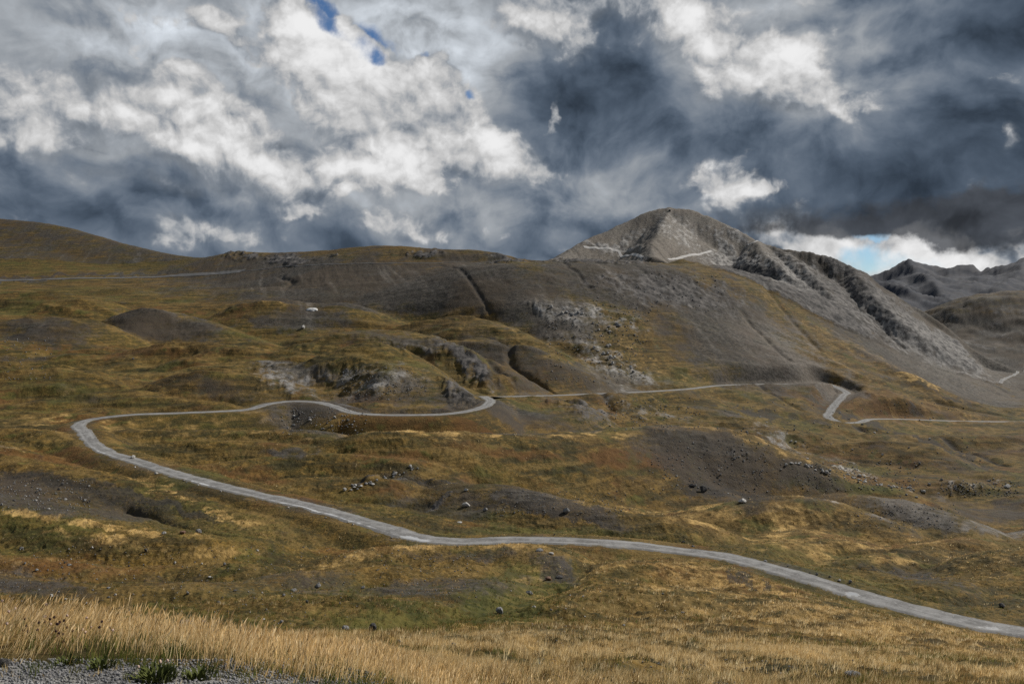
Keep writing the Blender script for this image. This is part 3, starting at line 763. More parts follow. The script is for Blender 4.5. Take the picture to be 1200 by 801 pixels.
co_all = np.stack([XX, YY, Z], -1).reshape(-1, 3).astype(F32)


def mesh_from(name, co, faces, sizes=None, smooth=True):
    me = bpy.data.meshes.new(name)
    n = len(faces)
    me.vertices.add(len(co)); me.vertices.foreach_set('co', np.ascontiguousarray(co, F32).ravel())
    if sizes is None:
        kf = faces.shape[1]
        me.loops.add(n * kf); me.loops.foreach_set('vertex_index', np.ascontiguousarray(faces, np.int32).ravel())
        me.polygons.add(n); me.polygons.foreach_set('loop_start', np.arange(0, n * kf, kf, dtype=np.int32))
    if smooth:
        me.polygons.foreach_set('use_smooth', np.ones(n, bool))
    me.update(calc_edges=True)
    return me


def link(name, me, mat=None, label=None, cat=None, kind=None, group=None, parent=None):
    if mat:
        me.materials.append(mat)
    o = bpy.data.objects.new(name, me); COL.objects.link(o)
    if label: o['label'] = label
    if cat: o['category'] = cat
    if kind: o['kind'] = kind
    if group: o['group'] = group
    if parent: o.parent = parent
    return o


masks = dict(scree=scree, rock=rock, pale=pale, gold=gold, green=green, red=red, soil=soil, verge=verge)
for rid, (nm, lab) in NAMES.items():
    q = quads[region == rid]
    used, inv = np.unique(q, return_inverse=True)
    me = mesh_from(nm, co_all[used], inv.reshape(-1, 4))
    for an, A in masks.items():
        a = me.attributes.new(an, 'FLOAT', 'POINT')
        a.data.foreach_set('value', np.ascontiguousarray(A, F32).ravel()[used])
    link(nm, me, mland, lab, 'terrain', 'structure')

gx = np.arange(-90, 91, 1.5); gy = np.concatenate([np.arange(-60, 1.5, 1.5), [1.56], np.arange(2.2, 92, 1.5)])
GXX, GYY = np.meshgrid(gx, gy)
tq_ = GXX / np.maximum(GYY, 1.56)
inside_ = (np.abs(tq_) < T[-1] - .02) & (GYY > 1.56)
yq_ = np.maximum(GYY, 1.56)
r_ = np.clip(np.searchsorted(Y, yq_), 1, NR - 1); f_ = np.clip((yq_ - Y[r_ - 1]) / (Y[r_] - Y[r_ - 1]), 0, 1)
c_ = np.where(tq_ > 0, NC - 1, 0)
c_ = np.where(GYY <= 1.6, NC // 2, c_)
zq_ = Z[r_ - 1, c_] * (1 - f_) + Z[r_, c_] * f_
zq_ = zq_ + np.where(GYY < 1.56, .12 * (1.56 - GYY), 0) + .06 * fbm(GXX / 2.5, GYY / 2.5, 3, .6, 90) * np.clip((np.abs(GXX) - 1.6) / 3 + np.clip(1.5 - GYY, 0, 3) / 3, 0, 1) - .02
iq_ = np.arange(GXX.size).reshape(GXX.shape)
fq_ = np.stack([iq_[:-1, :-1], iq_[:-1, 1:], iq_[1:, 1:], iq_[1:, :-1]], -1).reshape(-1, 4)
keep_ = ~(inside_[:-1, :-1] & inside_[:-1, 1:] & inside_[1:, 1:] & inside_[1:, :-1]).reshape(-1)
me = mesh_from('ground', np.stack([GXX, GYY, zq_], -1).reshape(-1, 3), fq_[keep_])
for an in masks:
    a = me.attributes.new(an, 'FLOAT', 'POINT')
    a.data.foreach_set('value', np.full(GXX.size, {'gold': .5, 'verge': 0.0}.get(an, .1), F32))
link('ground', me, mland, 'grassy ground around and behind the viewpoint', 'terrain', 'structure')

# ------------------------------------------------------------------ road surfaces
mroad, N, B, _ = material('road_gravel')
pos = N.new('ShaderNodeNewGeometry').outputs['Position']
n1 = N.noise(pos, .5, 10, .65); n2 = N.noise(N.vmath('ADD', pos, (9, 4, 0)), .14, 6, .6); n3 = N.noise(pos, 3.5, 8, .65)
acr = attr(N, 'across'); wetm = attr(N, 'wet'); alo = attr(N, 'along')
cmb = N.new('ShaderNodeCombineXYZ'); N.set(cmb.inputs[0], N.math('MULTIPLY', acr, 3.2)); N.set(cmb.inputs[1], N.math('MULTIPLY', alo, .11))
nl = N.noise(cmb.outputs[0], 1.0, 6, .6)             # streaks along the wheel tracks
track = N.step(.22, .04, N.math('ABSOLUTE', N.math('SUBTRACT', N.math('ABSOLUTE', acr), .45)))
c = N.mix(N.step(.38, .62, n1), (.135, .131, .127), (.235, .230, .224))
c = N.mix(N.math('MULTIPLY', N.step(.48, .62, nl), .6), c, (.112, .107, .102))
c = N.mix(N.math('MULTIPLY', N.math('MULTIPLY', track, N.step(.35, .55, n2)), .55), c, (.300, .296, .288))
c = N.mix(N.math('MULTIPLY', N.step(.54, .66, n3), .55), c, (.38, .375, .37))
c = N.mix(N.math('MULTIPLY', N.step(.56, .66, n2), .5), c, (.115, .108, .100))
edge = N.math('ADD', N.math('ABSOLUTE', acr), N.math('ADD', N.math('MULTIPLY', N.math('SUBTRACT', n1, .5), 1.4), N.math('MULTIPLY', N.math('SUBTRACT', n3, .5), 1.0)))
c = N.mix(N.step(.74, .96, edge), c, N.mix(N.step(.4, .6, n3), (.055, .048, .022), (.150, .115, .060)))
puddle = N.step(.40, .52, N.math('ADD', N.math('MULTIPLY', wetm, .62), N.math('MULTIPLY', N.math('SUBTRACT', n1, .5), 1.0)))
c = N.mix(N.math('MULTIPLY', puddle, .75), c, (.48, .48, .48))  # pale colour paints the sky's reflection into the wet patches
N.set(B.inputs['Base Color'], c)
N.set(B.inputs['Roughness'], N.math('SUBTRACT', .92, N.math('MULTIPLY', puddle, .86)))
N.set(B.inputs['Specular IOR Level'], N.math('ADD', .2, N.math('MULTIPLY', puddle, .8)))
bb = N.new('ShaderNodeBump'); bb.inputs['Distance'].default_value = .08; N.set(bb.inputs['Strength'], N.math('SUBTRACT', .55, N.math('MULTIPLY', puddle, .53)))
N.set(bb.inputs['Height'], n1); N.set(B.inputs['Normal'], bb.outputs[0])


def strip(name, P, half, label, wet=None, lift=.05, mat=None, ncross=9, drape=False, jitter=.45):
    P = np.asarray(P, float)
    d = np.gradient(P[:, :2], axis=0); d /= np.linalg.norm(d, axis=1)[:, None] + 1e-9
    nrm = np.stack([-d[:, 1], d[:, 0]], 1)
    a = np.linspace(-1, 1, ncross)
    q = np.concatenate([[0], np.cumsum(np.linalg.norm(np.diff(P[:, :2], axis=0), axis=1))])
    hl = half * (1 + jitter * fbm(q / 7, q * 0 + 3, 4, .65, 5)); hr = half * (1 + jitter * fbm(q / 7, q * 0 + 9, 4, .65, 6))
    if not drape:
        hl = hl * (1 + .6 * sstep(330, 470, P[:, 1])); hr = hr * (1 + .6 * sstep(330, 470, P[:, 1]))
    hw = np.where(a[None, :] > 0, hl[:, None], hr[:, None])
    xy = P[:, None, :2] + nrm[:, None, :] * (hw * a[None, :])[..., None]
    z = np.repeat(P[:, 2:3], ncross, 1) + lift - .05 * np.abs(a)[None, :] ** 2 + .02 * fbm(xy[..., 0] / 1.2, xy[..., 1] / 1.2, 3, .6, 12)
    if drape:
        z = ground(xy[..., 0], xy[..., 1]) + lift
    z[:, 0] -= .16; z[:, -1] -= .16
    n = len(P)
    ii = np.arange(n * ncross).reshape(n, ncross)
    f = np.stack([ii[:-1, :-1], ii[1:, :-1], ii[1:, 1:], ii[:-1, 1:]], -1).reshape(-1, 4)
    me = mesh_from(name, np.concatenate([xy, z[..., None]], -1).reshape(-1, 3), f[:, ::-1])
    at = me.attributes.new('along', 'FLOAT', 'POINT'); at.data.foreach_set('value', np.repeat(q[:, None], ncross, 1).astype(F32).ravel())
    at = me.attributes.new('across', 'FLOAT', 'POINT'); at.data.foreach_set('value', np.repeat(a[None], n, 0).astype(F32).ravel())
    wa = np.zeros((n, ncross), F32) if wet is None else wet(P, a)
    at = me.attributes.new('wet', 'FLOAT', 'POINT'); at.data.foreach_set('value', wa.astype(F32).ravel())
    return link(name, me, mat or mroad, label, 'road', 'structure')


def resample_len(P, step):
    q = np.concatenate([[0], np.cumsum(np.linalg.norm(np.diff(P[:, :2], axis=0), axis=1))])
    qq = np.linspace(0, q[-1], int(q[-1] / step))
    return np.stack([np.interp(qq, q, P[:, i]) for i in range(3)], 1)


def wet_main(P, a):
    t = P[:, 0] / P[:, 1]; s = P[:, 2] / P[:, 1]
    u, v = project(t, s)
    near = P[:, 1] < 240
    # outer edge (towards the camera) of the left leg, and two pools on the right leg
    w1 = 1.1 * np.exp(-((u - 385) / 100) ** 2) * near * (v > 560)
    w2 = np.exp(-((u - 125) / 25) ** 2) * (v > 515) * near + np.exp(-((u - 240) / 25) ** 2) * near * (v > 550)
    w3 = np.exp(-((u - 1000) / 28) ** 2) * near + np.exp(-((u - 1150) / 50) ** 2) * near * .8 + np.exp(-((u - 490) / 20) ** 2) * near
    e = np.exp(-((a[None] - .56) / .2) ** 2)
    e2 = np.exp(-((a[None] - .3) / .6) ** 2)
    return np.clip(w1[:, None] * e + .9 * w2[:, None] * e + .85 * w3[:, None] * e2, 0, 1)


strip('gravel_road', resample_len(main_line, .6), 2.25, 'pale grey gravel road winding down across the meadow and back', wet_main)
ends_ = np.array([cast(u, v) for u, v in [(-260, 331), (-120, 329.5), (0, 328), (60, 327.3), (120, 326), (180, 324), (230, 321.5), (262, 319.5), (285, 318)]])
qe_ = np.linspace(0, len(ends_) - 1, 160)
band_ = np.stack([np.interp(qe_, np.arange(len(ends_)), ends_[:, i]) for i in range(3)], 1)
band_[:, 1] = np.convolve(np.pad(band_[:, 1], 12, mode='edge'), np.ones(25) / 25, mode='valid'); band_[:, 0] = np.interp(qe_, np.arange(len(ends_)), ends_[:, 0] / ends_[:, 1]) * band_[:, 1]
TRACK_BAND = band_


def tinted(name, f, colr):
    m = mroad.copy(); m.name = name
    NN = Nodes.__new__(Nodes); NN.t = m.node_tree; NN.n = NN.t.nodes; NN.l = NN.t.links
    bs = [n for n in NN.n if n.type == 'BSDF_PRINCIPLED'][0].inputs['Base Color']
    src = [lk.from_socket for lk in NN.l if lk.to_socket == bs][0]
    NN.set(bs, NN.mix(f, src, colr))
    return m


mpale = tinted('pale_track', .75, (.50, .48, .455)); mdim = tinted('grey_track', .8, (.088, .086, .086))
strip('track', TRACK_BAND, 7.5, 'long grey gravel track along the foot of the left hill', lift=.45, drape=True, jitter=.25, mat=mdim)


def far_track(pts, half, label, lift=.35, mat=None):
    W = np.array([cast(u, v) for u, v in pts])
    q = np.linspace(0, len(W) - 1, 12 * len(W))
    P = np.stack([np.interp(q, np.arange(len(W)), W[:, i]) for i in range(3)], 1)
    P[:, 2] = ground(P[:, 0], P[:, 1])
    strip('track', P, half, label, lift=lift, drape=True, ncross=5, mat=mat or mpale, jitter=.25)


far_track([(684, 289), (705, 291), (725, 294), (742, 298), (753, 302)], 2.3, 'pale track climbing the left flank of the grey peak')
far_track([(285, 317.5), (330, 312.5), (380, 309.5), (440, 308.5), (500, 308), (560, 308.5), (610, 309.5), (640, 310.5)], 1.3, 'thin grey track running along just under the long level crest', mat=mdim)
far_track([(783, 304), (800, 301), (820, 298), (834, 294)], 1.9, 'pale track crossing below the spur of the grey peak')
far_track([(1172, 449), (1178, 444), (1187, 440), (1193, 434), (1201, 427), (1212, 423)], 2.2, 'distant pale road bending through the lower valley at the right', mat=mroad)
far_track([(876, 287), (884, 284), (888, 282)], 2.2, 'short pale track at the right shoulder of the grey peak')

# ------------------------------------------------------------------ boulders and stones
def rock_material(name, dark, light, lichen):
    m, N, B, _ = material(name)
    tc = N.new('ShaderNodeTexCoord').outputs['Object']
    rnd = N.new('ShaderNodeObjectInfo').outputs['Random']
    v = N.vmath('ADD', tc, N.vmath('SCALE', (13, 7, 5), s=rnd))
    a = N.noise(v, 2.2, 8, .65); b = N.noise(v, 7, 6, .6)
    c = N.mix(N.step(.3, .7, a), dark, light)
    c = N.mix(N.math('MULTIPLY', N.step(.55, .66, b), .6), c, lichen)
    N.set(B.inputs['Base Color'], c)
    bb = N.new('ShaderNodeBump'); bb.inputs['Strength'].default_value = .6; bb.inputs['Distance'].default_value = .06
    N.set(bb.inputs['Height'], b); N.set(B.inputs['Normal'], bb.outputs[0])
    return m


m_pale = rock_material('limestone', (.22, .21, .195), (.56, .54, .51), (.30, .28, .22))
m_grey = rock_material('grey_stone', (.10, .10, .105), (.30, .295, .29), (.20, .19, .14))
m_dark = rock_material('dark_slate', (.028, .027, .028), (.11, .105, .10), (.16, .15, .13))
m_red = rock_material('rusty_stone', (.10, .055, .04), (.24, .15, .11), (.14, .12, .10))


def rock_mesh(seed, flat=.7, sub=3):
    import bmesh
    r = random.Random(seed)
    bm = bmesh.new(); bmesh.ops.create_icosphere(bm, subdivisions=sub, radius=1)
    planes = []
    for _ in range(9):
        d = np.array([r.gauss(0, 1), r.gauss(0, 1), r.gauss(0, .8)]); d /= np.linalg.norm(d)
        planes.append((d, r.uniform(.55, .85)))
    V = np.array([v.co[:] for v in bm.verts])
    for d, h in planes:
        q = V @ d
        V -= np.outer(np.clip(q - h, 0, None) * .92, d)
    nz = fbm(V[:, 0] * 2 + seed, V[:, 1] * 2 + V[:, 2] * 1.7, 4, .6, seed)
    V *= (1 + .16 * nz)[:, None]
    V[:, 2] *= flat
    V[:, :2] -= V[:, :2].mean(0)
    V /= max(np.ptp(V[:, 0]), np.ptp(V[:, 1])) / 2
    V[:, 2] -= V[:, 2].min()
    for v, c in zip(bm.verts, V):
        v.co = c
    me = bpy.data.meshes.new('boulder'); bm.to_mesh(me); bm.free()
    return me


PROTO = {}
m_white = rock_material('white_limestone', (.45, .44, .42), (.80, .79, .77), (.36, .35, .32))
for mk, mm in (('white', m_white), ('pale', m_pale), ('grey', m_grey), ('dark', m_dark), ('red', m_red)):
    for s in range(4):
        me = rock_mesh(40 + s * 7 + len(mk), [.55, .75, .95, .45][s]); me.name = 'boulder'
        me.materials.append(mm)
        PROTO[mk, s] = me
rr_ = random.Random(5)


def rock_thing(name, u, v, px, mk, label, group=None, shape=None, tall=1.0, cat='rock'):
    p = cast(u, v)
    s = px / FPX * p[1] * .5
    o = bpy.data.objects.new(name, PROTO[mk, rr_.randrange(4) if shape is None else shape]); COL.objects.link(o)
    o.scale = (s * rr_.uniform(.85, 1.15), s * rr_.uniform(.7, 1.1), s * rr_.uniform(.8, 1.1) * tall)
    o.rotation_euler = (rr_.uniform(-.12, .12), rr_.uniform(-.12, .12), rr_.uniform(0, 6.28))
    zz = min(float(ground(p[0] + dx * s * .5, p[1] + dy * s * .5)) for dx, dy in ((0, 0), (1, 0), (-1, 0), (0, 1), (0, -1)))
    o.location = (p[0], p[1], zz - .12 * s)
    o['label'] = label; o['category'] = cat
    if group: o['group'] = group
    return o


SINGLES = [
    (366, 363, 15, 'white', 'white limestone outcrop on the crest of the far grassy knoll', 0, .55),
    (355, 385, 6, 'pale', 'small white rock at the foot of the slope below the white limestone outcrop', 1, 1.0),
    (437, 738, 11, 'dark', 'dark grey boulder poking up behind the golden grass at the gully mouth', 2, 1.1),
    (404, 737, 10, 'grey', 'low grey rock behind the golden grass, left of the dark boulder', 0, 1.0),
    (167, 733, 11, 'pale', 'whitish boulder rising behind the tall straw grass above the green weeds', 1, 1.0),
    (238, 729, 9, 'pale', 'pale flat rock behind the tall grass beside a low dark slab', 0, 1.0),
    (217, 729, 18, 'dark', 'low dark slab half hidden behind the tall straw grass', 3, .6),
    (344, 692, 9, 'grey', 'blue-grey boulder at the edge of the green hollow before the knoll', 0, 1.0),
    (373, 687, 7, 'grey', 'smaller blue-grey boulder at the foot of the golden knoll', 1, 1.0),
    (192, 625, 6, 'pale', 'small whitish stone at the left end of a short stone row in the dip', 0, 1.0),
    (214, 625, 7, 'red', 'pinkish stone in the middle of the short stone row in the dip', 1, 1.0),
    (233, 624, 10, 'grey', 'grey boulder at the right end of the short stone row in the dip', 2, .8),
    (546, 593, 9, 'pale', 'cream boulder alone in the green meadow above the road bend', 1, 1.0),
    (569, 598, 6, 'grey', 'small grey stone at the dark hollow right of the cream boulder', 1, 1.0),
    (664, 600, 9, 'grey', 'rounded grey-green boulder on the dark scree above the road', 1, 1.0),
    (538, 612, 8, 'pale', 'flat white stone in the meadow just above the road', 3, .7),
    (633, 645, 9, 'grey', 'long grey slab on the shoulder of the knoll below the road', 3, .8),
    (646, 649, 8, 'pale', 'white slab below the road at the top of the gully', 3, .9),
    (870, 589, 10, 'pale', 'pale boulder at the foot of the big grey scree mound', 1, 1.0),
    (824, 576, 10, 'dark', 'dark rock low on the face of the big grey scree mound', 2, 1.0),
    (811, 570, 7, 'dark', 'smaller dark rock on the big grey scree mound, up left of the dark rock', 1, 1.0),
    (1108, 771, 6, 'dark', 'lone dark stone in the golden grass below the road', 1, 1.2),
    (586, 718, 12, 'grey', 'jagged grey rock in the green gully bed', 2, .9),
    (620, 696, 9, 'grey', 'grey rock with pale face in the upper green gully', 1, 1.0),
    (626, 712, 6, 'pale', 'small pale stone in the green gully between the two larger rocks', 1, 1.0),
    (656, 677, 10, 'dark', 'long dark rock near the head of the gully', 3, 1.0),
    (642, 679, 8, 'red', 'rusty rock near the head of the gully', 0, 1.0),
    (467, 752, 7, 'dark', 'dark stone among the golden grass right of the dark boulder', 1, 1.0),
    (532, 757, 10, 'grey', 'grey rock sunk in the golden grass before the green gully', 0, 1.0),
    (1174, 711, 7, 'dark', 'dark rock in the meadow just above the right end of the road', 1, 1.0),
    (1000, 791, 18, 'grey', 'flat grey stone among gravelly turf at the foot of the golden slope', 3, .8),
    (546, 575, 5, 'pale', 'small pale stone on the reddish turf of the middle knoll', 1, 1.0),
    (156, 537, 6, 'pale', 'white stone on the outer edge of the road at its left bend', 1, 1.0),
    (1180, 572, 9, 'pale', 'pale block beside the stream rubble in the right valley', 1, 1.0),
    (156, 421, 4, 'dark', 'dark stone alone on the low meadow swell left of the road loop', 1, 1.0),
    (4, 780, 16, 'dark', 'dark stone at the left edge of the gravel verge', 1, 1.0),
]
for u, v, px, mk, lab, sh, tall in SINGLES:
    rock_thing('boulder' if px > 8 else 'stone', u, v, px, mk, lab, None, sh, tall)


def scatter(n, gen, sizes, kinds, label, group):
    for _ in range(n):
        u, v = gen()
        rock_thing('stone', u, v, rr_.choice(sizes) * rr_.uniform(.8, 1.2), rr_.choice(kinds), label, group)


def along(pts, spread):
    def g():
        q = rr_.uniform(0, len(pts) - 1.001); i = int(q); f = q - i
        return (pts[i][0] * (1 - f) + pts[i + 1][0] * f + rr_.gauss(0, spread), pts[i][1] * (1 - f) + pts[i + 1][1] * f + rr_.gauss(0, spread * .3))
    return g


def area(u0, u1, v0, v1):
    return lambda: (rr_.uniform(u0, u1), rr_.uniform(v0, v1))


scatter(48, area(0, 430, 640, 735), [3, 3.5, 4, 5], ['grey', 'grey', 'pale', 'dark'], 'small stone in the brown slope behind the tall straw grass', 'stones on the slope behind the tall grass')
scatter(24, area(0, 110, 566, 598), [3, 3.5, 4], ['grey', 'dark', 'pale'], 'small stone on the dark bare patch of the left hump', 'stones on the dark bare patch of the left hump')
scatter(44, along([(925, 541), (960, 551), (1000, 560), (1040, 570), (1078, 575)], 4), [3, 4, 5], ['pale'], 'white block in the rubble line at the edge of the scree mound', 'white blocks along the scree mound')
scatter(30, along([(405, 573), (440, 563), (490, 547)], 4), [3, 3.5, 4.5], ['pale', 'grey'], 'grey block in the broken stone row crossing the middle meadow', 'blocks of the broken stone row')
scatter(36, along([(640, 362), (690, 372), (715, 385), (690, 402), (735, 425), (750, 440)], 9), [3, 4, 5], ['pale', 'grey'], 'pale rock of the outcrop on the grey hillside', 'pale rocks of the hillside outcrop')
scatter(26, area(760, 900, 522, 582), [1.8, 2.3, 2.8], ['grey', 'dark', 'pale'], 'small stone on the big grey scree mound', 'stones on the big grey scree mound')
scatter(26, area(840, 1100, 480, 560), [2.5, 3, 3.5], ['pale', 'grey'], 'pale stone strewn on the olive slope below the far road', 'pale stones on the olive slope')
scatter(24, area(1050, 1197, 560, 584), [2, 2.5, 3.5], ['pale', 'grey'], 'pale block of the stream rubble in the right valley', 'blocks of the stream rubble')
scatter(16, area(335, 420, 486, 505), [3, 4, 5], ['grey', 'dark', 'pale'], 'block on the rocky bank below the road loop', 'blocks on the bank below the road loop')
scatter(14, area(560, 800, 690, 740), [2.5, 3, 4], ['grey', 'pale'], 'small stone on the golden slope beside the green gully', 'stones beside the green gully')
scatter(13, along([(140, 542), (200, 560), (300, 586), (400, 611), (470, 634)], 2), [2.5, 3, 4], ['pale', 'grey'], 'small stone at the lower edge of the left leg of the road', 'stones along the lower edge of the road')
scatter(11, along([(640, 626), (760, 631), (860, 646), (960, 674), (1080, 707)], 2), [2.5, 3, 4], ['pale', 'grey', 'dark'], 'small stone at the upper edge of the right leg of the road', 'stones along the upper edge of the road')
rs = np.random.default_rng(4)


def rubble(name, n, gen, size, mk, label):
    base = rock_mesh(77, .7, 1)
    bv = np.array([v.co[:] for v in base.vertices]); bf = np.array([p.vertices[:] for p in base.polygons])
    bpy.data.meshes.remove(base)
    P = []; S = []
    while len(P) < n:
        u, v = gen(); p = cast(u, v)
        P.append(p); S.append(size(p) * rs.uniform(.5, 1.3))
    P = np.array(P); S = np.array(S)
    P[:, 2] = ground(P[:, 0], P[:, 1])
    a = rs.uniform(0, 6.28, n); ca, sa = np.cos(a), np.sin(a)
    s3 = S[:, None] * rs.uniform(.6, 1.2, (n, 3))
    q = bv[None] * s3[:, None]
    X = q[..., 0] * ca[:, None] - q[..., 1] * sa[:, None] + P[:, None, 0]
    Y_ = q[..., 0] * sa[:, None] + q[..., 1] * ca[:, None] + P[:, None, 1]
    Z_ = q[..., 2] - .35 * S[:, None] + P[:, None, 2]
    f = (bf[None] + (np.arange(n) * len(bv))[:, None, None]).reshape(-1, 3)
    me = mesh_from(name, np.stack([X, Y_, Z_], -1).reshape(-1, 3), f, smooth=False)
    return link(name, me, mk, label, 'stones', 'stuff')


u_ = lambda a, b: rs.uniform(a, b)
zones = [(0, 110, 562, 600), (760, 900, 515, 585), (330, 430, 478, 510), (640, 760, 358, 450), (930, 1080, 540, 575), (840, 1150, 470, 570), (0, 430, 640, 735), (440, 560, 640, 700),
         (1000, 1130, 590, 620), (580, 740, 575, 605), (620, 700, 730, 760), (700, 820, 465, 505), (400, 500, 430, 470), (1100, 1195, 565, 582), (690, 850, 320, 370), (0, 60, 395, 445)]
zw = np.array([1, 1.2, 1, 2, 1.5, 1.2, 2.2, .8, .8, .8, .4, 1, 1, 1, .8, .4]); zw /= zw.sum()


def zgen():
    z = zones[rs.choice(len(zones), p=zw)]
    return u_(z[0], z[1]), u_(z[2], z[3])


rubble('rubble', 3200, zgen, lambda p: p[1] * .00085, m_grey, 'fine grey stones strewn over scree and meadow')
rubble('gravel', 5200, lambda: (u_(-30, 440) if rs.random() < .75 else u_(440, 1050), u_(772, 806)), lambda p: p[1] * .0016 * (1 if p[1] < 8 else .6), m_grey, 'grey gravel along the bare verge at the lower left')

# little marker on the very top of the peak
pk = cast(785, 247.2)
import bmesh
bm = bmesh.new()
for kk, (dx, w_, h0, h1) in enumerate(((-.2, 2.3, 0, 1.0), (.1, 1.8, 1.0, 2.0), (0, 1.2, 2.0, 2.9))):
    gq = bmesh.ops.create_icosphere(bm, subdivisions=2, radius=1)['verts']
    for vtx in gq:
        nn = 1 + .2 * math.sin(vtx.co.x * 5 + kk) * math.cos(vtx.co.y * 4)
        vtx.co = (vtx.co.x * w_ * nn + dx, vtx.co.y * w_ * nn, (vtx.co.z * .5 + .5) * (h1 - h0) * 1.1 + h0)
me = bpy.data.meshes.new('summit_cairn'); bm.to_mesh(me); bm.free()
o = link('summit_cairn', me, m_dark, 'tiny stone cairn on the very top of the grey peak', 'cairn')
o.location = (pk[0], pk[1], float(ground(pk[0], pk[1])) - .4)

# ------------------------------------------------------------------ grass blades
mgrass, N, B, out = material('dry_grass')
cA = attr(N, 'tint', 'Color')
N.set(B.inputs['Base Color'], cA)
tr = N.new('ShaderNodeBsdfTranslucent'); N.set(tr.inputs[0], cA)
mxs = N.new('ShaderNodeMixShader'); mxs.inputs[0].default_value = .5
N.l.new(B.outputs[0], mxs.inputs[1]); N.l.new(tr.outputs[0], mxs.inputs[2]); N.l.new(mxs.outputs[0], out.inputs[0])
GV, GF, GC = [], [], []
goff = 0


def blades(x, y, h, wd, lean, bend, cols, head=0.0):
    """tapering, bent blades; a seed head where head > 0"""
    global goff
    n = len(x)
    z = ground(x, y) - .02
    a = rs.uniform(0, 2 * np.pi, n)
    wx, wy = np.cos(a) * wd, np.sin(a) * wd
    lx, ly = lean
    if head > 0:
        lv = [(0, 1.0), (.45, .8), (.74, .6), (.86, 2.6), (1, .3)]
    else:
        lv = [(0, 1.0), (.5, .75), (1, .08)]
    vs = []; cs = []
    for f, k in lv:
        ox = lx * f * h + bend * np.cos(a * 3) * f * f * h; oy = ly * f * h + bend * np.sin(a * 3) * f * f * h
        zz = z + h * f * np.sqrt(np.clip(1 - (lx * lx + ly * ly) * f * .5, .3, 1))
        vs += [np.stack([x + ox - wx * k, y + oy - wy * k, zz], -1), np.stack([x + ox + wx * k, y + oy + wy * k, zz], -1)]
        cc = cols.copy()
        cs += [cc, cc]
    m = len(lv) * 2
    GV.append(np.stack(vs, 1).reshape(-1, 3)); GC.append(np.stack(cs, 1).reshape(-1, 3))
    b = (np.arange(n) * m)[:, None, None] + goff
    q = np.array([[2 * i, 2 * i + 1, 2 * i + 3, 2 * i + 2] for i in range(len(lv) - 1)])[None]
    GF.append((b + q).reshape(-1, 4)); goff += n * m


STRAW = np.array([[.76, .59, .32], [.66, .49, .235], [.84, .69, .42], [.48, .33, .14], [.70, .52, .255]])
BROWN = np.array([[.27, .17, .065], [.20, .125, .045], [.36, .24, .10], [.15, .10, .04]])
GREEN = np.array([[.085, .105, .025], [.11, .12, .03], [.065, .08, .02], [.15, .14, .04]])


def pick(P, n):
    return P[rs.integers(0, len(P), n)] * rs.uniform(.75, 1.2, (n, 1))


def candidates(n, y0, y1, tmin=-.72, tmax=.72):
    y = np.sqrt(rs.uniform(y0 * y0, y1 * y1, n)); t = rs.uniform(tmin, tmax, n)
    return t * y, y


def uv_of(x, y):
    return project(x / y, ground(x, y) / y)


def clump(x, y, lam, seed):
    return fbm(x / lam, y / lam, 3, .55, seed)


def tufts(nt, y0, y1, per, spread, keepfn, hgt, wd, pal_fn, tmin=-.72, tmax=.72, bend=.25, lean=.25):
    cx, cy = candidates(nt, y0, y1, tmin, tmax)
    k = rs.random(nt) < keepfn(cx, cy)
    cx, cy = cx[k], cy[k]; n = len(cx)
    th = rs.uniform(.7, 1.25, n)
    pi_ = pal_fn(cx, cy)
    r = np.abs(rs.normal(0, spread, (n, per))) * th[:, None]; an = rs.uniform(0, 6.28, (n, per))
    x = (cx[:, None] + r * np.cos(an)).ravel(); y = (cy[:, None] + r * np.sin(an)).ravel()
    h = (hgt * th[:, None] * rs.uniform(.55, 1.15, (n, per))).ravel()
    out_x = (np.cos(an) * lean * rs.random((n, per))).ravel(); out_y = (np.sin(an) * lean * rs.random((n, per))).ravel()
    cols = np.repeat(pi_, per, 0) * rs.uniform(.7, 1.25, (n * per, 1))
    keep = np.ones(n * per, bool)
    sl_, on = road_near(x, y)
    keep &= ~on
    blades(x[keep], y[keep], h[keep], wd * rs.uniform(.7, 1.3, keep.sum()), (out_x[keep] + .12, out_y[keep]), bend, cols[keep])


RD = main_line[:, :2][main_line[:, 1] < 240]


def road_near(x, y):
    on = np.zeros(len(x), bool)
    c = np.where(y > 70)[0]
    for i in range(0, len(c), 20000):
        j = c[i:i + 20000]
        d2 = ((x[j][:, None] - RD[None, ::4, 0]) ** 2 + (y[j][:, None] - RD[None, ::4, 1]) ** 2).min(1)
        on[j] = d2 < 2.9 ** 2
    return None, on


def palette_mix(x, y, pg, pb):
    """straw, brown or green for each tuft, following what the ground carries"""
    n = len(x)
    g = at_grid(gold, x, y); gr = at_grid(green, x, y)
    q = rs.random(n)
    c = pick(BROWN, n)
    s = q < np.clip(pg + .75 * g - .5 * gr, 0, 1)
    c[s] = pick(STRAW, n)[s] * .9
    e = (rs.random(n) < np.clip(pb + .6 * gr - .3 * g, 0, 1))
    c[e] = pick(GREEN, n)[e]
    return c


# tall straw grass along the brow in front, leaning to the right in the wind
def tall_keep(x, y):
    u, v = uv_of(x, y)
    near = sstep(4.5, 5.1, y + .45 * clump(x, y, .7, 70)) * (1 - sstep(9, 13, y))
    fade = 1 - sstep(420, 760, u + 90 * clump(x, y, 1.5, 71))
    return near * (.25 + .75 * fade) * np.clip(.62 + 1.5 * clump(x, y, .55, 72), .05, 1)


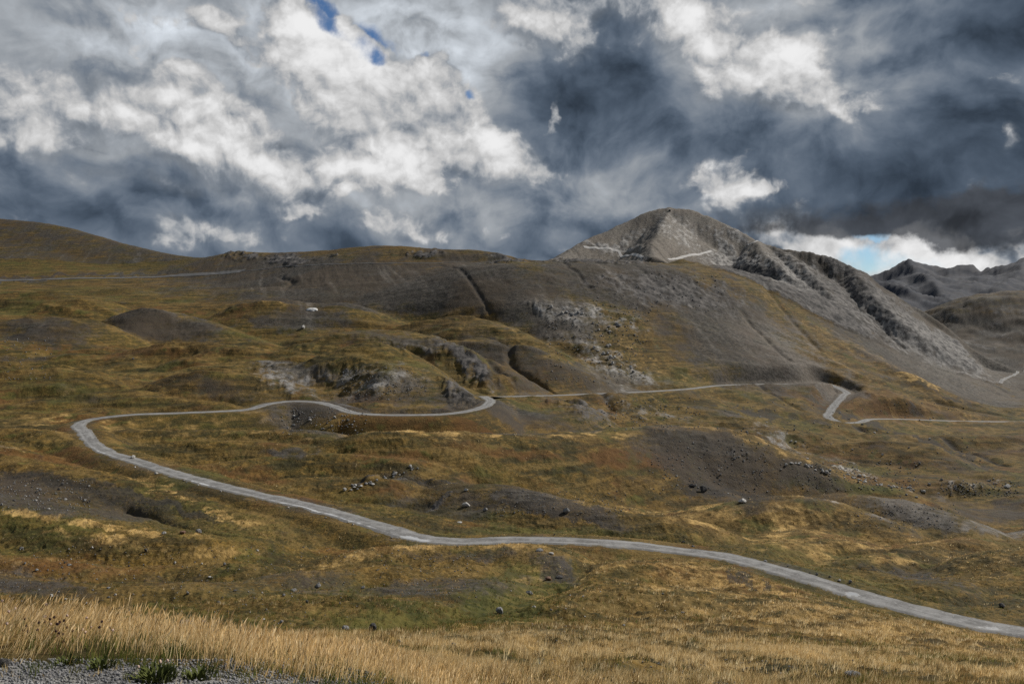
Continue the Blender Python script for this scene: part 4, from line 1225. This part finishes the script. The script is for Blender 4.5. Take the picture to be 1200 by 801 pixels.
x, y = candidates(150000, 4.6, 13, -.72, .4)
kk = rs.random(len(x)) < tall_keep(x, y)
x, y = x[kk], y[kk]
n = len(x)
u, v = uv_of(x, y)
hh = rs.uniform(.09, .235, n) * (.8 + .35 * np.clip(clump(x, y, 1.1, 73) + .4, 0, 1)) * (1 - .35 * sstep(350, 800, u)) * np.where(u < 170, 1.08, 1.0)
isl = .18 + .22 * clump(x, y, 1.6, 74) + .25 * (1 - sstep(60, 240, u))
cc = pick(STRAW, n)
hd = rs.random(n) < .42
blades(x[~hd], y[~hd], hh[~hd] * .85, rs.uniform(.0014, .0028, (~hd).sum()), (isl[~hd] + rs.normal(0, .16, (~hd).sum()), rs.normal(0, .12, (~hd).sum())), .22, cc[~hd])
blades(x[hd], y[hd], hh[hd] * 1.12, rs.uniform(.0013, .0020, hd.sum()), (isl[hd] + rs.normal(0, .12, hd.sum()), rs.normal(0, .1, hd.sum())), .18, cc[hd] * np.array([1.05, .98, .95]), head=1)
# short green growth at its foot
tufts(1700, 4.3, 6.6, 16, .05, lambda x, y: np.clip((.55 + 1.6 * clump(x, y, .5, 75)) * (1 - .75 * sstep(5.2, 6.2, y)), 0, 1) * (1 - .8 * (y < 4.5)), .085, .0028, lambda x, y: pick(GREEN, len(x)) * 1.2, -.72, .3)
tufts(900, 4.3, 5.2, 7, .03, lambda x, y: np.full(len(x), .25), .05, .0025, lambda x, y: np.where((rs.random(len(x)) < .5)[:, None], pick(GREEN, len(x)) * 1.2, pick(STRAW, len(x)) * .8), -.72, .2)


def sward(seed, lo=.15, thr=-.05):
    def f(x, y):
        s = at_grid(scree, x, y); r = at_grid(rock, x, y)
        g = at_grid(gold, x, y)
        bare = np.clip(s * .8 + r, 0, 1)
        return np.clip(lo + (.35 + .65 * g) * sstep(thr - .25, thr + .35, clump(x, y, 1.9, seed) + .35 * g - .1), 0, 1) * (1 - bare)
    return f


tufts(26000, 7, 15, 9, .055, lambda x, y: sward(80, .2, -.12)(x, y) * sstep(6.5, 9, y) * np.where(uv_of(x, y)[0] < 330, .6, 1), .17, .0030, lambda x, y: palette_mix(x, y, .5, .12))
tufts(46000, 14, 30, 7, .07, sward(81, .14), .17, .0055, lambda x, y: palette_mix(x, y, .40, .14))
tufts(56000, 29, 62, 6, .10, sward(82, .12), .22, .010, lambda x, y: palette_mix(x, y, .26, .18))
tufts(50000, 61, 125, 5, .15, sward(83, .08), .24, .019, lambda x, y: palette_mix(x, y, .16, .16))
tufts(40000, 120, 230, 4, .24, sward(84, .05), .28, .036, lambda x, y: palette_mix(x, y, .14, .14), -.66, .66)
gv = np.concatenate(GV); gf = np.concatenate(GF); gc = np.concatenate(GC)
me = mesh_from('grass', gv, gf, smooth=False)
at = me.attributes.new('tint', 'FLOAT_COLOR', 'POINT')
at.data.foreach_set('color', np.concatenate([np.clip(gc, 0, 1), np.ones((len(gc), 1))], 1).astype(F32).ravel())
link('grass', me, mgrass, 'straw-coloured and brown mountain grass over the near slopes', 'grass', 'stuff')

# ------------------------------------------------------------------ a few weeds and dried flower heads on the verge
mw, N, B, _ = material('weed_leaf'); tc = N.new('ShaderNodeTexCoord').outputs['Object']
N.set(B.inputs['Base Color'], N.mix(N.noise(tc, 30, 4, .6), (.045, .060, .016), (.12, .13, .035)))
mst, N, B, _ = material('dry_stem'); N.set(B.inputs['Base Color'], (.24, .15, .06))
mh, N, B, _ = material('dry_flower'); tc = N.new('ShaderNodeTexCoord').outputs['Object']
N.set(B.inputs['Base Color'], N.mix(N.noise(tc, 300, 3, .6), (.025, .014, .014), (.10, .055, .045)))
mhp, N, B, _ = material('pale_flower'); tc = N.new('ShaderNodeTexCoord').outputs['Object']
N.set(B.inputs['Base Color'], N.mix(N.noise(tc, 300, 3, .6), (.40, .24, .20), (.62, .50, .40)))


def stem_mesh(h):
    bm = bmesh.new(); prev = None
    for i in range(6):
        f = i / 5; r = .0022 * (1 - .5 * f)
        ring = [bm.verts.new((math.cos(a) * r + .04 * f * f, math.sin(a) * r, h * f)) for a in (0, 2.1, 4.2)]
        if prev:
            for j in range(3):
                bm.faces.new((prev[j], prev[(j + 1) % 3], ring[(j + 1) % 3], ring[j]))
        prev = ring
    me = bpy.data.meshes.new('stem'); bm.to_mesh(me); bm.free(); me.materials.append(mst)
    return me


def head_mesh(r, mat):
    bm = bmesh.new(); bmesh.ops.create_icosphere(bm, subdivisions=2, radius=r)
    for i, vtx in enumerate(bm.verts):
        if i % 2:
            vtx.co *= 1.35
        vtx.co.z = vtx.co.z * 1.1 + r * .6
    me = bpy.data.meshes.new('flower_head'); bm.to_mesh(me); bm.free(); me.materials.append(mat)
    return me


STEM = stem_mesh(.24); HD = head_mesh(.0065, mh); HP = head_mesh(.0065, mhp)


def dried_flower(u, y, hgt, me_head, label, group):
    t, _ = ray(u, 760)
    x = t * y
    r = bpy.data.objects.new('dried_flower', None); COL.objects.link(r)
    r.empty_display_size = .05
    r.location = (x, y, float(ground(x, y)) - .01); r.rotation_euler = (rr_.uniform(-.15, .15), rr_.uniform(-.1, .3), rr_.uniform(0, 6.28))
    r.scale = (1, 1, hgt / .24)
    r['label'] = label; r['category'] = 'dried flower'; r['group'] = group
    s = bpy.data.objects.new('stem', STEM); COL.objects.link(s); s.parent = r
    h = bpy.data.objects.new('flower_head', me_head); COL.objects.link(h); h.parent = r
    h.location = (.04, 0, .238); h.scale = (1, 1, .24 / hgt)
    return r


for i in range(26):
    dried_flower(rr_.gauss(70, 32), rr_.uniform(4.9, 5.6), rr_.uniform(.09, .20), HD, 'dark brown dried flower head on a thin stem in the straw grass', 'dark dried flower heads in the straw grass')
for i in range(14):
    dried_flower(rr_.gauss(75, 45), rr_.uniform(4.9, 5.7), rr_.uniform(.10, .21), HP, 'pale pinkish dried flower head on a thin stem in the straw grass', 'pale dried flower heads in the straw grass')


def leafy(u, v, w_, h_, n, label, heads=0):
    p = cast(u, v)
    r = bpy.data.objects.new('weed', None); COL.objects.link(r); r.empty_display_size = .05
    r.location = (p[0], p[1], p[2]); r['label'] = label; r['category'] = 'weed'
    bm = bmesh.new()
    for i in range(n):
        a = rr_.uniform(0, 6.28); rad = w_ * math.sqrt(rr_.random()) * .5
        bx, by = rad * math.cos(a), rad * math.sin(a)
        L = h_ * rr_.uniform(.5, 1.1) * (1 - .4 * rad / w_); wd = L * rr_.uniform(.07, .14)
        tilt = rr_.uniform(.1, .9); b2 = a + rr_.uniform(-1, 1)
        dx, dy = math.cos(b2), math.sin(b2)
        pts = []
        for f in (0, .4, .75, 1):
            k_ = (.5, 1, .7, .05)[(0, .4, .75, 1).index(f)]
            ox, oy, oz = dx * tilt * L * f * f, dy * tilt * L * f * f, L * f * (1 - .35 * tilt * f)
            pts.append((bm.verts.new((bx + ox - dy * wd * k_, by + oy + dx * wd * k_, oz)), bm.verts.new((bx + ox + dy * wd * k_, by + oy - dx * wd * k_, oz))))
        for q0, q1 in zip(pts[:-1], pts[1:]):
            bm.faces.new((q0[0], q0[1], q1[1], q1[0]))
    me = bpy.data.meshes.new('leaves'); bm.to_mesh(me); bm.free(); me.materials.append(mw)
    o = bpy.data.objects.new('leaves', me); COL.objects.link(o); o.parent = r
    for i in range(heads):
        o = bpy.data.objects.new('flower_head', HP); COL.objects.link(o); o.parent = r
        a = rr_.uniform(0, 6.28); rad = w_ * .45 * math.sqrt(rr_.random())
        o.location = (rad * math.cos(a), rad * math.sin(a), h_ * rr_.uniform(.75, 1.0)); o.scale = (.9, .9, .9)


leafy(183, 797, .20, .085, 200, 'bushy green weed with a few faded flower heads on the gravel verge', 4)
leafy(118, 783, .14, .07, 90, 'small green weed at the left foot of the straw grass')
leafy(235, 794, .16, .07, 110, 'low green tuft at the foot of the straw grass right of the bushy weed')
leafy(80, 778, .12, .06, 80, 'tiny green tuft on the gravel at the far left')

# ------------------------------------------------------------------ sky: blue air, grey cloud deck, white cumulus
world = bpy.data.worlds.new('World'); scene.world = world; world.use_nodes = True
N = Nodes(world.node_tree)
wout = N.new('ShaderNodeOutputWorld')
SUN_EL, SUN_AZ = math.radians(36), math.radians(54)     # azimuth from +y towards +x
sky = N.new('ShaderNodeTexSky', sky_type='NISHITA')
sky.sun_disc = False; sky.sun_elevation = SUN_EL; sky.sun_rotation = SUN_AZ; sky.altitude = 2500
sky.air_density = 1.0; sky.dust_density = .0; sky.ozone_density = 2.5
dirv = N.new('ShaderNodeTexCoord').outputs['Generated']
sep = N.new('ShaderNodeSeparateXYZ'); N.set(sep.inputs[0], dirv)
# bearing and height of the line of sight in thousandths of a radian
az = N.math('MULTIPLY', N.math('ARCTAN2', sep.outputs[0], sep.outputs[1]), 1000)
el = N.math('MULTIPLY', N.math('ARCSINE', sep.outputs[2]), 1000)
comb = N.new('ShaderNodeCombineXYZ'); N.set(comb.inputs[0], az); N.set(comb.inputs[1], el)
P0 = comb.outputs[0]


def ae(u, v):
    t, s = ray(u, v)
    return 1000 * math.atan(t), 1000 * math.atan2(s, math.hypot(t, 1))


def warp(vec, scale, amount, detail, off):
    c = N.noise(N.vmath('ADD', vec, off), scale, detail, .55, out=1, dim='2D')
    return N.vmath('ADD', vec, N.vmath('MULTIPLY', N.vmath('SUBTRACT', c, (.5, .5, .5)), (amount, amount * .8, 0)))


PW = warp(P0, .010, 70, 5, (3, 5, 0))
PS = warp(warp(P0, .006, 80, 2, (13, 2, 0)), .03, 16, 3, (5, 8, 0))


def cells(vec, blobs):
    """sum of soft oval patches: (u, v, half width, half height, tilt, weight)"""
    tot = None
    for i_, (u, v, ru, rv, rot, wt) in enumerate(blobs):
        if i_ and i_ % 6 == 0:      # a negligible link that keeps the evaluation in order
            vec = N.vmath('ADD', vec, N.math('MULTIPLY', tot, 1e-7))
        cx, cy = ae(u, v)
        mp = N.new('ShaderNodeMapping', vector_type='TEXTURE')
        N.set(mp.inputs['Vector'], vec)
        mp.inputs['Location'].default_value = (cx, cy, 0); mp.inputs['Rotation'].default_value = (0, 0, math.radians(-rot)); mp.inputs['Scale'].default_value = (ru, rv, 1)
        ln = N.vmath('LENGTH', mp.outputs[0])
        g = N.step(1.5, .1, ln, 0, 1)
        tot = N.math('MULTIPLY', g, wt) if tot is None else N.math('MULTIPLY_ADD', g, wt, tot)
    return tot


GREYS = [  # lighter and darker parts of the cloud deck
    (150, 60, 260, 100, 0, .16), (180, 190, 260, 70, 10, .10), (520, 235, 220, 60, 0, .07), (240, 265, 120, 30, 0, .07), (480, 265, 120, 30, 0, .08), (420, 120, 200, 100, 20, .12), (900, 90, 160, 60, 15, .10),
    (470, 35, 170, 75, 0, .34), (170, 40, 230, 80, 0, .20), (650, 110, 130, 90, 0, -.085), (750, 60, 60, 60, 0, -.08), (1090, 215, 220, 70, 0, -.13), (1120, 262, 140, 30, 0, -.06), (575, 208, 55, 30, 0, -.10),
    (60, 225, 220, 45, 0, -.06), (330, 95, 70, 60, 40, -.05), (990, 120, 90, 60, 20, .10), (700, 200, 130, 60, 0, .03), (1050, 60, 160, 40, 0, .02), (10, 15, 60, 40, 0, -.12), (820, 180, 130, 60, 0, .02), (300, 290, 330, 40, 0, -.05),
    (1195, 20, 70, 60, 0, -.13), (380, 265, 130, 25, 0, -.07), (960, 190, 60, 40, 0, .05), (640, 280, 200, 30, 0, -.02), (530, 90, 70, 70, 0, .2), (640, 210, 120, 50, 0, .08), (870, 40, 140, 60, 10, .15), (1050, 140, 160, 30, 0, -.05), (40, 60, 60, 50, 0, -.03),
]
WHITES = [
    (100, 125, 110, 36, 6, .9), (200, 160, 120, 45, 20, .95), (290, 180, 105, 48, 28, 1.05), (350, 215, 60, 34, 45, .95), (30, 150, 60, 30, 0, .6), (150, 90, 60, 20, 0, .45), (230, 105, 60, 30, 10, .8),
    (170, 30, 130, 42, 0, .42), (265, 28, 52, 36, 15, .8), (60, 180, 90, 20, 15, .45), (140, 208, 60, 12, 10, .6), (215, 218, 60, 12, 8, .4),
    (352, 28, 32, 70, -14, 1.5), (385, 88, 66, 52, 40, 1.5), (330, 75, 36, 22, 30, .7), (400, 55, 26, 22, 0, .7), (440, 122, 66, 54, 20, 1.6), (490, 150, 66, 54, 30, 1.5), (545, 160, 50, 48, 30, 1.5), (580, 190, 70, 28, 25, 1.1),
    (430, 185, 60, 36, 10, .85), (486, 95, 66, 34, 0, 1.2), (640, 190, 60, 20, -5, .4), (452, 215, 60, 20, 14, 1.0), (478, 268, 46, 19, 6, 1.15), (240, 268, 62, 20, 4, .95), (345, 250, 40, 10, 10, .5), (560, 280, 90, 12, 0, .28),
    (650, 24, 56, 42, 40, 1.25), (610, 5, 70, 26, 0, .9), (705, 8, 50, 22, 0, 1.1), (640, 125, 9, 26, 8, .8), (790, 18, 56, 50, 20, 1.3), (850, 62, 76, 42, 28, 1.6), (910, 88, 76, 30, 18, 1.5), (820, 78, 20, 26, 20, .8), (945, 55, 60, 36, 10, .6),
    (985, 115, 50, 26, 15, .5), (795, 70, 10, 12, 0, .7), (872, 222, 46, 17, -4, 1.15), (870, 190, 40, 14, 0, .3), (815, 205, 60, 26, -10, .3), (1165, 170, 15, 26, 10, .5), (1185, 115, 30, 30, 0, .4),
    (1060, 285, 160, 22, 0, .35), (1140, 308, 60, 14, 0, .8), (1040, 290, 40, 16, 0, .6), (915, 275, 80, 22, 12, 1.2), (975, 292, 66, 30, 14, 1.4), (1010, 312, 60, 20, 20, 1.2), (1070, 296, 32, 16, 0, 1.1), (1110, 298, 54, 30, 20, 1.4), (1165, 306, 55, 14, 0, .9), (1190, 285, 30, 12, 0, .7),
    (20, 245, 30, 12, 0, .5), (5, 115, 30, 40, 0, .5),
]
HOLES = [(372, 12, 18, 28, -20, 1.5), (390, 32, 15, 20, -20, 1.1), (428, 54, 34, 24, 30, 1.5), (445, 70, 14, 12, 30, .9), (502, 108, 9, 8, 0, .9), (549, 114, 12, 12, 0, 1.1), (503, 140, 14, 9, 35, 1.1), (526, 163, 12, 10, 35, 1), (516, 152, 8, 6, 0, .8), (498, 62, 8, 5, 0, .8),
         (1040, 300, 60, 26, 0, 1.0), (1010, 290, 30, 26, 0, .7), (1130, 316, 120, 20, 0, .8), (950, 300, 80, 20, 10, .6)]
DARKS = [(1090, 268, 190, 13, 2, 1.0), (1140, 285, 50, 13, 10, .8), (1000, 250, 200, 18, 0, .6), (1195, 250, 70, 30, 0, .8), (1150, 240, 90, 20, 0, .4)]

def n2(vec, scale, detail, rough, out=0):
    return N.noise(vec, scale, detail, rough, out=out, dim='2D')


def ctr(x, k):
    return N.math('MULTIPLY', N.math('SUBTRACT', x, .5), k)


n_big = n2(P0, .0055, 5, .55)
FLAT = N.vmath('MULTIPLY', PS, (1, 1.25, 1))
n_mid = n2(FLAT, .012, 6, .50)
n_up = n2(N.vmath('ADD', FLAT, (6, 20, 0)), .012, 6, .50)
r_mid = N.math('SUBTRACT', n_mid, n_up)          # lit where the cloud thins out towards the light
n_fine = n2(P0, .045, 7, .62)
lum = N.math('ADD', cells(PS, GREYS), .185)
lum = N.math('ADD', lum, ctr(n_big, .12))
lum = N.math('SMOOTH_MAX', lum, .098, .07)
mod = N.math('ADD', N.math('MULTIPLY_ADD', r_mid, 1.2, ctr(n_mid, 1.5)), ctr(n_fine, .34))
lum = N.math('MULTIPLY', lum, N.math('SMOOTH_MAX', N.math('ADD', mod, 1.0), .45, .2))
# overhead the deck is thinner and lets more light through
lum = N.math('ADD', lum, N.step(480, 1100, el, 0, .10))
deck = N.mix(N.step(.03, .40, lum), (.60, .86, 1.25), (.93, 1.0, 1.08))
deck = N.vmath('SCALE', deck, s=lum)


def billow(vec):
    a = N.voronoi(vec, .022, 'SMOOTH_F1', 'Distance', 3.0, .55, dim='2D')
    b = n2(vec, .030, 9, .62)
    return N.math('ADD', N.math('MULTIPLY', N.math('SUBTRACT', .42, a), .8), ctr(b, 1.2))


PB = warp(P0, .03, 22, 4, (7, 1, 0))
wcell = cells(PW, WHITES)
bl = billow(PB)
dens0 = N.math('MULTIPLY_ADD', bl, .62, N.math('ADD', wcell, ctr(n_mid, .9)))
bl2 = billow(N.vmath('ADD', PB, (3, 9, 0)))
rel = N.math('SUBTRACT', bl, bl2)
LOW = N.vmath('MULTIPLY', PW, (.8, 1, 1))
n_low = n2(LOW, .0065, 4, .5); r_low = N.math('SUBTRACT', n_low, n2(N.vmath('ADD', LOW, (12, 38, 0)), .0065, 4, .5))
# crisp heads towards the light, ragged soft tails away from it
soft = N.math('ADD', N.step(-.10, .12, N.math('ADD', r_mid, N.math('MULTIPLY', r_low, .7)), 1.5, .42), ctr(n_fine, .5))
wa = N.math('DIVIDE', N.math('SUBTRACT', dens0, .12), N.math('MAXIMUM', soft, .3), clamp=True)
wa = N.step(0, 1, wa)
wl = N.math('MULTIPLY_ADD', N.step(.1, 2.5, dens0), .46, .26)
wl = N.math('MULTIPLY_ADD', rel, .34, wl)
wl = N.math('MULTIPLY_ADD', r_mid, 1.25, wl)
wl = N.math('MULTIPLY_ADD', r_low, 1.1, wl)
wl = N.math('ADD', wl, ctr(n_big, .35))
wl = N.math('SMOOTH_MAX', N.math('SMOOTH_MIN', wl, .90, .22), .17, .2)
wcol = N.mix(N.step(.12, .6, wl), (.82, .95, 1.12), (1, 1, 1.0))
wcol = N.vmath('SCALE', wcol, s=wl)
cloud = N.mix(wa, deck, wcol)
PD = warp(P0, .022, 40, 5, (1, 9, 0))
da = N.step(.25, .95, N.math('ADD', cells(PD, DARKS), ctr(n_fine, .9)))
dl = N.math('MULTIPLY_ADD', r_mid, .10, N.math('ADD', ctr(n_mid, .10), .068))
dcol = N.vmath('SCALE', (.86, .95, 1.12), s=N.math('MAXIMUM', dl, .035))
cloud = N.mix(N.math('MULTIPLY', da, .9), cloud, dcol)
# the blue gaps
hole = N.math('ADD', cells(warp(P0, .03, 26, 5, (2, 2, 5)), HOLES), ctr(n_fine, 1.0))
hole = N.math('SUBTRACT', hole, N.math('MULTIPLY', N.step(.45, 1.0, dens0), .8))
ha = N.math('MULTIPLY', N.step(.25, 1.35, hole), N.math('SUBTRACT', 1.0, da))
bg1 = N.new('ShaderNodeBackground'); N.set(bg1.inputs[0], N.mix(1.0, sky.outputs[0], (.84, .98, 1.10), 'MULTIPLY')); bg1.inputs[1].default_value = .07
bg2 = N.new('ShaderNodeBackground'); N.set(bg2.inputs[0], cloud); bg2.inputs[1].default_value = .95
mx = N.new('ShaderNodeMixShader'); N.set(mx.inputs[0], N.math('SUBTRACT', 1.0, ha))
N.l.new(bg1.outputs[0], mx.inputs[1]); N.l.new(bg2.outputs[0], mx.inputs[2]); N.l.new(mx.outputs[0], wout.inputs[0])
world.cycles.sampling_method = 'MANUAL'; world.cycles.sample_map_resolution = 512

# ------------------------------------------------------------------ sun through thin cloud, camera, output
sd = bpy.data.lights.new('sun', 'SUN'); sd.energy = 5.0; sd.angle = math.radians(3); sd.color = (1, .95, .87)
so = bpy.data.objects.new('sun', sd); COL.objects.link(so)
from mathutils import Vector
d = Vector((math.cos(SUN_EL) * math.sin(SUN_AZ), math.cos(SUN_EL) * math.cos(SUN_AZ), math.sin(SUN_EL)))
so.rotation_euler = d.to_track_quat('Z', 'Y').to_euler(); so.location = d * 300

cam = bpy.data.cameras.new('camera'); co = bpy.data.objects.new('camera', cam); COL.objects.link(co)
cam.sensor_width = 36; cam.lens = 36 * FPX / 1200; cam.clip_start = .2; cam.clip_end = 40000
co.location = (0, 0, 0); co.rotation_euler = (math.pi / 2 - PITCH, 0, 0)
scene.camera = co
vs = scene.view_settings
scene.display_settings.display_device = 'sRGB'
vs.view_transform = 'Standard'; vs.look = 'None'; vs.exposure = 0.0; vs.gamma = 1.0; vs.use_curve_mapping = False
scene.cycles.max_bounces = 4; scene.cycles.diffuse_bounces = 2; scene.cycles.transparent_max_bounces = 4
scene.cycles.use_denoising = False
